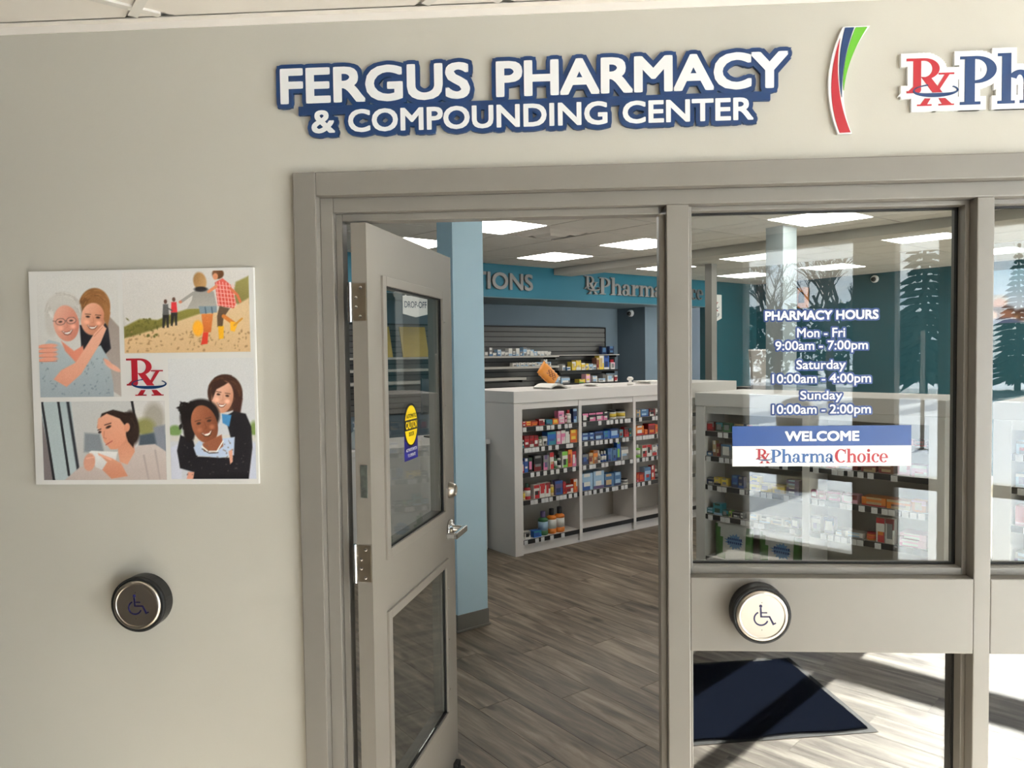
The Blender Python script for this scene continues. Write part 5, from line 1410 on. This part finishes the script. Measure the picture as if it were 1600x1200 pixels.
# wall bits at the slatwall's right end
t = box('small_sign', (0, -.03, 0), (.14, 0, .11), M_BLACK); t.location = S(6.72, 6.62, 1.45); t.rotation_euler = (0, 0, ANG); tag(t, 'small black sign with a red patch at the slatwall end', 'sign'); t2 = box('red_patch', (.04, -.031, .03), (.11, -.03, .075), M_RED, t)
for i, (b, z) in enumerate(((6.50, 1.70), (6.60, 1.63))):
    t = link('carton', carton_mesh(.1, .06, .12, 'dblue', 'black', 'steel', 5 + i)); t.location = S(b, 6.50 - i * .05, 1.606); t.rotation_euler = (0, 0, ANG); tag(t, ('left' if i == 0 else 'right') + ' of two dark blue packs at the end of the grey shelf', 'carton', 'dark blue packs on the grey shelf')

# two gold boards propped on the left of the slatwall, seen through the door glass
for i, (b, lab) in enumerate(((2.60, 'larger gold presentation board on the slatwall behind the door glass'), (3.1, 'gold presentation board beside the larger one behind the door glass'))):
    t = box('gold_board', (0, 0, 0), (.36, .012, .38), mat('gold_card', (190, 160, 60), .5, var=.08, scale=10)); t.location = S(b, 6.42, 1.602); t.rotation_euler = (math.radians(-14), 0, ANG); tag(t, lab, 'board', 'gold boards on the slatwall')

# ================================================================== CEILING LIGHTS AND DEVICES
M_LENS = mat('light_lens', (255, 251, 244), .5, emit=12.5)
for (i, j), lab in LIGHT_CELLS.items():
    c = cpt(i, j)
    ctr = c + (CB + CA) * (CM / 2)
    if ctr.y < WT + .5: continue
    e = empty('ceiling_light', (c.x, c.y, ZC)); tag(e, lab, 'light', 'recessed square ceiling lights')
    def q(u, v): return CB * u + CA * v
    def par(name, u0, v0, u1, v1, z0, z1, m):
        return slab(name, [((q(u0, v0)).x, (q(u0, v0)).y), ((q(u1, v0)).x, (q(u1, v0)).y), ((q(u1, v1)).x, (q(u1, v1)).y), ((q(u0, v1)).x, (q(u0, v1)).y)], z0, z1, m, e)
    par('frame', .004, .004, .602, .602, .002, .011, M_GRID)
    par('lens', .018, .018, .588, .588, -.002, .002, M_LENS)
# air diffuser
c = cpt(*VENT); e = empty('air_diffuser', (c.x, c.y, ZC)); tag(e, 'square louvred air diffuser beside the nearest ceiling light', 'vent')
def ringpts(k): return [tuple((CB * u + CA * v)[:2]) for u, v in ((k, k), (CM - k, k), (CM - k, CM - k), (k, CM - k))]
M_VENT = mat('diffuser_grey', (186, 180, 172), .5)
for n_, (k0, z0, k1, z1) in enumerate(((.006, -.006, .07, .006), (.075, -.026, .15, .002), (.155, -.036, .22, 0))):
    bm = bmesh.new(); A0, A1 = ringpts(k0), ringpts(k1)
    va = [bm.verts.new((x, y, z1)) for x, y in A0]; vb = [bm.verts.new((x, y, z0)) for x, y in A1]
    vc_ = [bm.verts.new((x, y, z1 + .004)) for x, y in A0]; vd = [bm.verts.new((x, y, z0 + .004)) for x, y in A1]
    for s_ in range(4):
        t_ = (s_ + 1) % 4
        bm.faces.new((va[s_], va[t_], vb[t_], vb[s_])); bm.faces.new((vd[s_], vd[t_], vc_[t_], vc_[s_])); bm.faces.new((vb[s_], vb[t_], vd[t_], vd[s_])); bm.faces.new((vc_[s_], vc_[t_], va[t_], va[s_]))
    bmesh.ops.recalc_face_normals(bm, faces=bm.faces); from_bm('louvre', bm, M_VENT, e)
slab('centre_plate', ringpts(.23), -.034, -.026, M_VENT, e)

def dome(name, loc, rz, label, wall=True):
    e = empty(name, loc, rz); tag(e, label, 'camera', 'security cameras')
    bm = bmesh.new(); lathe(bm, [(.05, 0), (.052, .03), (.045, .05)], 20, 'y'); from_bm('housing', bm, M_VWHITE, e, True)
    bm = bmesh.new(); lathe(bm, [(.036, .05), (.03, .075), (.012, .088)], 16, 'y', (0, 0, -.006)); from_bm('lens_dome', bm, M_BLACK, e, True)
dome('security_camera', S(6.98, 6.35, 2.22), ANG - math.pi / 2, 'small white security camera at the corner of the blue wall projection')
dome('security_camera', S(9.2, 3.76, 2.62), ANG - math.pi / 2, 'white security camera high on the long teal wall')

# ================================================================== PENNANTS AND WALL LETTERING
def pennant(name, b, a, ztop, w, h, label):
    e = empty(name, S(b, a, ztop - h), ANG); tag(e, label, 'sign', 'white pennant signs')
    bm = bmesh.new(); prism(bm, [(-w / 2, h), (w / 2, h), (w / 2, h * .16), (0, 0), (-w / 2, h * .16)], -.006, 0); from_bm('panel', bm, M_WHITE, e)
    return e
M_INKN = mat('pennant_navy', (30, 36, 70), .5)
p = pennant('pennant_sign', 8.10, AF - .002, 2.50, .37, .43, 'white pick-up pennant with red mark on the teal end wall')
rx_mark('red_mark', -.09, .11, .17, .38, -.0068, mat('pennant_red', (150, 30, 44), .5), M_INKN, p, .0008)
text('lettering', 'PICK-UP', -.12, .13, .085, .145, -.0068, M_INKN, p, .01, depth=.0006)
p = pennant('pennant_sign', 2.86, AF - .002, 2.275, .32, .235, 'white drop-off pennant seen through the door glass')
boxes('hanger_strap', [((-.13, -.003, .23), (-.11, 0, .30)), ((.11, -.003, .23), (.13, 0, .30))], M_WHITE, p)
text('lettering', 'DROP-OFF', -.14, .14, .105, .175, -.0068, M_INKN, p, .01, depth=.0006)
def wall_text(label, fn):
    e = empty('raised_lettering', S(0, AF, 2.4), ANG); tag(e, label, 'lettering'); fn(e)
wall_text('grey raised capital letters ending in IONS on the teal fascia', lambda e: text('lettering', 'PRESCRIPTIONS', 2.37, 4.52, 0, .20, -.03, M_GREYL, e, .03, depth=.029))
def chain(e):
    rx_mark('mark', 5.39, 5.64, -.005, .24, -.03, M_GREYL, M_GREYL, e, .028)
    serif('lettering', 'Pharma', 5.66, 6.92, .005, .23, -.03, M_GREYL, e, .029)
    serif('lettering', 'Choice', 6.93, 7.82, .005, .23, -.03, mat('grey_letter_dark', (96, 96, 98), .45), e, .029)
wall_text('grey raised chain name in serif letters on the teal fascia', chain)
sc = empty('script_lettering', S(7.75, 6.08, 1.75), ANG); tag(sc, 'black script letters on the pale blue wall by the mullion', 'lettering')
text('lettering', 'e', -.12, -.02, 0, .13, -.003, M_BLACK, sc, 0, depth=.002, shear=.35)

# mural and orange case on the long teal wall (wall face b=9.2, facing -b)
mu = empty('photo_mural', S(9.2, 2.3, 1.93), ANG - math.pi / 2); tag(mu, 'long photo mural of people against a pale blue sky on teal wall', 'mural')
c = Canvas(0, 0, 160, 34, (180, 205, 225)); c.grad((150, 190, 215), (205, 200, 215))
rm = random.Random(8)
for k in range(46):
    x = rm.uniform(0, 160); y = rm.uniform(18, 33); sk = rm.choice([(200, 150, 125), (150, 105, 85), (225, 185, 165), (110, 75, 60)])
    c.ell(x, y - 1.5, 3.6, 4.2, rm.choice([(50, 40, 36), (120, 90, 60), (190, 185, 180), (80, 55, 45)]), 0, 1.5); c.ell(x, y, 2.8, 3.4, sk, 0, 1.2); c.ell(x, y + 6, 6, 4, rm.choice([(90, 100, 130), (170, 90, 90), (200, 200, 205), (90, 70, 80)]), 0, 1.5)
box('panel', (-.3, -.012, 0), (4.2, 0, .66), M_WHITE, mu)
c.build('print', mu, -.3, 0, 4.5 / 160, .66 / 34, -.0125, vcol_mat('mural_ink', .5), 0, 34)
oc = empty('orange_case', S(9.2, 4.85, 2.27), ANG - math.pi / 2); tag(oc, 'orange wall case with dark centre above the pharmacy hours lettering', 'case')
box('case', (-.08, -.09, 0), (.08, 0, .32), mat('case_orange', (206, 128, 60), .5), oc, .03)
bm = bmesh.new(); prism(bm, [(.05 * math.cos(t / 12 * math.pi), .17 + .08 * math.sin(t / 12 * math.pi)) for t in range(13)] + [(-.05, .08), (.05, .08)], -.094, -.089); from_bm('dark_window', bm, M_BLACK, oc)

# ================================================================== LOW COUNTER, ITEMS ON COUNTERS
lc = empty('low_counter', S(.55, 3.46, 0), ANG); tag(lc, 'low white counter between the pale blue column and the shelving counter', 'counter')
box('body', (0, 0, 0), (1.66, .6, .88), M_CAB, lc); box('counter_top', (-.02, -.03, .88), (1.68, .62, .92), M_CAB, lc, .003)
def on_counter(x, y, z=1.318): # local to doorway counter
    o, an = UNIT['c']; return Vector((o.x + math.cos(an) * x - math.sin(an) * y, o.y + math.sin(an) * x + math.cos(an) * y, z + .0005))
# orange snack bag leaning on a paper pile
bag = empty('snack_bag', on_counter(.66, .36), ANG); tag(bag, 'orange crinkled snack bag lying on the white counter top', 'bag')
bm = bmesh.new(); N, K = 12, 14; rr = random.Random(3)
ca, sa = math.cos(math.radians(38)), math.sin(math.radians(38))
for s_ in (1, -1):
    g = []
    for k in range(K + 1):
        row_ = []
        for n in range(N + 1):
            u, v = n / N - .5, k / K - .5
            t_ = .042 * max(0, 1 - (2 * abs(u)) ** 2.5) ** .6 * max(0, 1 - (2 * abs(v)) ** 3) ** .6 + (rr.uniform(-.004, .004) if 0 < n < N and 0 < k < K else 0)
            x_, y_, z_ = v * .22, s_ * t_, u * .13 + (.008 * math.sin(k * 2.3) if n in (0, N) else 0)
            row_.append(bm.verts.new((x_ * ca + z_ * sa, y_, -x_ * sa + z_ * ca)))
        g.append(row_)
    for k in range(K):
        for n in range(N):
            f = bm.faces.new((g[k][n], g[k][n + 1], g[k + 1][n + 1], g[k + 1][n])); f.material_index = 1 if (4 <= n <= 8 and 4 <= k <= 10 and (n + k) % 3) else 0
bmesh.ops.remove_doubles(bm, verts=bm.verts, dist=.002); bmesh.ops.recalc_face_normals(bm, faces=bm.faces)
mnz = min(v.co.z for v in bm.verts)
for v in bm.verts: v.co.z -= mnz
from_bm('film', bm, [mat('bag_orange', (215, 135, 45), .35), mat('bag_brown', (140, 80, 35), .4)], bag, True)
pa_ = empty('paper_sheaf', on_counter(.42, .05), ANG + .1); tag(pa_, 'curled sheaf of white papers in front of the snack bag', 'papers')
bm = bmesh.new()
for lay in range(3):
    pr = []
    for k in range(13):
        t = k / 12; pr.append((.26 * t, .006 + lay * .006 + .034 * math.sin(math.pi * min(1, t * 1.25)) * (1 - .25 * t)))
    for (x0, z0), (x1, z1) in zip(pr, pr[1:]):
        v = [bm.verts.new(p_) for p_ in ((x0, 0, z0), (x1, 0, z1), (x1, .2, z1), (x0, .2, z0), (x0, 0, z0 - .003), (x1, 0, z1 - .003), (x1, .2, z1 - .003), (x0, .2, z0 - .003))]
        for f in ((0, 1, 2, 3), (7, 6, 5, 4), (0, 4, 5, 1), (3, 2, 6, 7)): bm.faces.new([v[i_] for i_ in f])
bmesh.ops.recalc_face_normals(bm, faces=bm.faces)
mnz = min(v.co.z for v in bm.verts)
for v in bm.verts: v.co.z -= mnz
from_bm('sheets', bm, mat('paper_white', (235, 232, 226), .6), pa_)
ti = empty('tissue', on_counter(1.44, .12), ANG); tag(ti, 'crumpled white tissue standing on the white counter top', 'tissue')
bm = bmesh.new(); rr = random.Random(5); rings = []
for k in range(7):
    h_ = k * .013; ring = [bm.verts.new(((.022 + .01 * math.sin(k * 1.7)) * rr.uniform(.6, 1.3) * math.cos(t * math.pi / 5), (.022 + .01 * math.sin(k * 1.7)) * rr.uniform(.6, 1.3) * math.sin(t * math.pi / 5), h_)) for t in range(10)]
    rings.append(ring)
for a_, b_ in zip(rings, rings[1:]):
    for t in range(10): bm.faces.new((a_[t], a_[(t + 1) % 10], b_[(t + 1) % 10], b_[t]))
bm.faces.new(rings[0][::-1]); bm.faces.new(rings[-1]); from_bm('paper', bm, MATS['paper_white'], ti)
def sheet(x, y, w, d, h, label, sd_):
    e = empty('paper_pile', on_counter(x, y), ANG + .1); tag(e, label, 'papers')
    for k in range(4):
        o_ = box('sheet', (0, 0, 0), (w, d, h / 4 * .9), MATS['paper_white'], e); o_.location = (k * .012 * (-1) ** k, k * .01, k * h / 4); o_.rotation_euler = (0, 0, .06 * k * sd_)
sheet(1.05, .14, .2, .14, .022, 'loose stack of printed slips on the middle of the counter', 1)
sheet(1.70, .10, .26, .18, .03, 'white paper pile at the right end of the counter', -1)
# things on the low counter
def LC(x, y, z=.92): return S(.55 + x, 3.46 + y, z + .0004)
e = empty('card_terminal', LC(1.52, .12), ANG); tag(e, 'black card terminal standing beside the shelving counter end', 'terminal')
bm = bmesh.new(); prism(bm, [(0, 0), (.09, 0), (.09, .12), (.0, .15)], 0, .1); from_bm('body', bm, M_BLACK, e); box('screen', (.01, -.002, .06), (.08, 0, .11), mat('dark_screen', (50, 58, 62), .15), e)
e = empty('monitor', LC(1.30, .34), ANG); tag(e, 'dark monitor behind the pale blue column edge', 'monitor')
box('foot', (.05, 0, 0), (.25, .14, .012), M_BLACK, e); box('stem', (.13, .06, .012), (.17, .085, .2), M_BLACK, e); box('screen', (-.02, .035, .2), (.33, .06, .50), mat('dark_screen', (50, 58, 62), .15), e, .004)
e = empty('pump_bottle', LC(.55, .12), ANG); tag(e, 'clear hand sanitizer pump bottle seen through the door glass', 'bottle')
bm = bmesh.new(); lathe(bm, [(.035, 0), (.04, .01), (.04, .09), (.03, .12), (.012, .135), (.012, .145)], 20); from_bm('bottle_body', bm, mat('sanitizer_plastic', (190, 195, 196), .2), e, True)
bm = bmesh.new(); lathe(bm, [(.013, .145), (.013, .16), (.005, .162), (.005, .195)], 12); bx(bm, (-.012, -.05, .193), (.012, .014, .205), .003); from_bm('pump', bm, M_VWHITE, e)
e = link('carton', carton_mesh(.16, .1, .08, 'red', 'dred', 'white', 77)); e.location = LC(.12, .1); e.rotation_euler = (0, 0, ANG); tag(e, 'red carton on the low counter behind the door glass', 'carton')
# divider panel on the window counter
o, an = UNIT['g']
dv = empty('divider_panel', S(5.15, 2.98, 0), ANG - .15); tag(dv, 'grey leaning divider panel left of the far grey column', 'divider')
bm = bmesh.new(); prism(bm, [(.1, 0), (.34, 0), (.34, 1.62), (0, 1.62), (.06, 1.0)], 0, .03); from_bm('panel', bm, mat('divider_grey', (150, 142, 136), .6), dv)
box('edge_cap', (0, -.004, 1.62), (.34, .034, 1.635), M_CAB, dv)
box('desk_block', (.04, .035, 0), (.34, .3, 1.25), M_BLACK, dv)

# ================================================================== ENTRANCE MAT (mirrored in the low panes)
M_MAT = mat('navy_mat', (24, 29, 42), .95, spec=.0, var=.1, scale=60, bump=.5, bscale=500)
mt_ = empty('entrance_mat', (.40, -1.17, 0), math.radians(-10)); tag(mt_, 'navy entrance mat on the vestibule floor, mirrored in the low pane', 'mat')
bm = bmesh.new(); N = 40
top = []
for k in range(N + 1):
    x = -.85 + 1.7 * k / N; w0, w1 = .004 * math.sin(k * .9), .006 * math.sin(k * .7 + 1)
    top.append([bm.verts.new((x, -.38 + w0, .001)), bm.verts.new((x, -.37 + w0, .010)), bm.verts.new((x, .35 + w1, .010)), bm.verts.new((x, .36 + w1, .001))])
for p0, p1 in zip(top, top[1:]):
    for i_ in range(3): bm.faces.new((p0[i_], p1[i_], p1[i_ + 1], p0[i_ + 1]))
bm.faces.new(top[0]); bm.faces.new(top[-1][::-1]); bmesh.ops.recalc_face_normals(bm, faces=bm.faces)
from_bm('pile', bm, M_MAT, mt_)
boxes('rubber_edge', [((-.88, -.40, 0), (.88, -.37, .004)), ((-.88, .35, 0), (.88, .38, .004)), ((-.88, -.37, 0), (-.85, .35, .004)), ((.85, -.37, 0), (.88, .35, .004))], M_RUBBER, mt_)

# ================================================================== OUTDOORS (mirrored in the glass)
def conifer(loc, h, label, seed):
    e = empty('conifer', loc); tag(e, label, 'tree', 'trees across the car park'); rr = random.Random(seed)
    bm = bmesh.new(); tube(bm, [(0, 0, 0), (0, 0, h * .97)], [h * .02, h * .004], 8); from_bm('trunk', bm, mat('bark', (70, 56, 46), .9), e)
    bm = bmesh.new()
    n = 26
    for k in range(n):
        t = k / (n - 1); z = h * (.1 + .88 * t); r = h * .21 * (1 - t) ** .85 + h * .008
        m_ = max(6, int(15 * (1 - t)) + 5)
        for q_ in range(m_):
            a_ = 2 * math.pi * (q_ + rr.random()) / m_; rr_ = r * rr.uniform(.7, 1.15)
            d = Vector((math.cos(a_), math.sin(a_), 0)); sd_ = Vector((-d.y, d.x, 0)); wv = h * .022 * (1.2 - t * .6)
            p0 = Vector((0, 0, z)); p1 = d * rr_ + Vector((0, 0, z - rr_ * .32)); pm = d * rr_ * .55 + Vector((0, 0, z - rr_ * .12))
            v = [bm.verts.new(x_) for x_ in (p0, pm + sd_ * wv, p1, pm - sd_ * wv, pm + Vector((0, 0, h * .012)), pm - Vector((0, 0, h * .02)))]
            for f in ((0, 1, 4), (1, 2, 4), (2, 3, 4), (3, 0, 4), (1, 0, 5), (2, 1, 5), (3, 2, 5), (0, 3, 5)): bm.faces.new([v[i_] for i_ in f])
    from_bm('foliage', bm, mat('spruce', (38, 52, 44), .9, var=.3, scale=1.5), e)
def bare_tree(loc, h, label, seed):
    e = empty('bare_tree', loc); tag(e, label, 'tree', 'trees across the car park'); rr = random.Random(seed)
    bm = bmesh.new()
    def br(p, d, L, r, dep):
        q_ = p + d * L * .5 + Vector((rr.uniform(-.05, .05) * L, rr.uniform(-.05, .05) * L, 0)); s_ = p + d * L
        tube(bm, [p, q_, s_], [r, r * .8, r * .6], 5)
        if dep == 0: return
        for k in range(4 if dep > 1 else 5):
            nd = (d + Vector((rr.uniform(-.8, .8), rr.uniform(-.8, .8), rr.uniform(-.1, .6)))).normalized()
            br(p + d * L * rr.uniform(.55, 1), nd, L * rr.uniform(.5, .75), r * .5, dep - 1)
    br(Vector((0, 0, 0)), Vector((0, 0, 1)), h * .35, h * .022, 4)
    from_bm('branches', bm, MATS['bark'], e)
conifer(OUT['conifer'], 7.6, 'tall dark spruce mirrored in the upper right of the tall window', 2)
conifer(OUT['conifer2'], 6.0, 'second spruce mirrored behind the far right pane', 5)
bare_tree(OUT['bare'], 7.5, 'bare winter tree mirrored above the hours lettering', 4)
bare_tree(OUT['bare2'], 8.0, 'second bare winter tree mirrored left of the first', 9)
for k, (q_, w_, h_) in enumerate(OUT['hedge']):
    e = empty('shrub', q_); tag(e, ['broad', 'middle', 'narrow', 'far'][k % 4] + ' dark evergreen shrub along the car park edge', 'shrub', 'evergreens along the car park')
    bm = bmesh.new(); rr = random.Random(k)
    for n_ in range(420):
        a_ = rr.uniform(0, 2 * math.pi); z_ = rr.random() ** .8; r_ = w_ / 2 * math.sqrt(rr.random()) * (1 - z_ * .55)
        p_ = Vector((r_ * math.cos(a_), r_ * math.sin(a_), h_ * z_)); s_ = rr.uniform(.12, .28) * h_ / 3
        v = [bm.verts.new(p_ + Vector((rr.uniform(-s_, s_), rr.uniform(-s_, s_), rr.uniform(-s_, s_)))) for _ in range(4)]
        for f in ((0, 1, 2), (0, 2, 3), (0, 3, 1), (1, 3, 2)): bm.faces.new([v[i_] for i_ in f])
    from_bm('foliage', bm, mat('spruce', (38, 52, 44), .9), e)
    bm = bmesh.new(); tube(bm, [(0, 0, 0), (0, 0, h_ * .7)], [.1, .04], 6); from_bm('stem', bm, MATS['bark'], e)
e = empty('lamp_post', OUT['lamp']); tag(e, 'slim lamp post standing in the snow, mirrored in the window', 'lamp post')
bm = bmesh.new(); tube(bm, [(0, 0, 0), (0, 0, 2.0)], .035, 8); from_bm('pole', bm, M_ALU, e); box('foot_plate', (-.07, -.07, 0), (.07, .07, .015), M_ALU, e)
e = empty('litter_bin', OUT['bin']); tag(e, 'domed litter bin standing outside, mirrored below the Sunday hours', 'bin')
bm = bmesh.new(); lathe(bm, [(.22, 0), (.24, .02), (.24, .8), (.25, .82)], 24); from_bm('drum', bm, mat('bin_brown', (92, 82, 58), .6), e, True)
bm = bmesh.new(); lathe(bm, [(.25, .82), (.24, .95), (.17, 1.07), (.06, 1.12)], 24); from_bm('dome_lid', bm, mat('bin_lid', (110, 104, 98), .5), e, True)
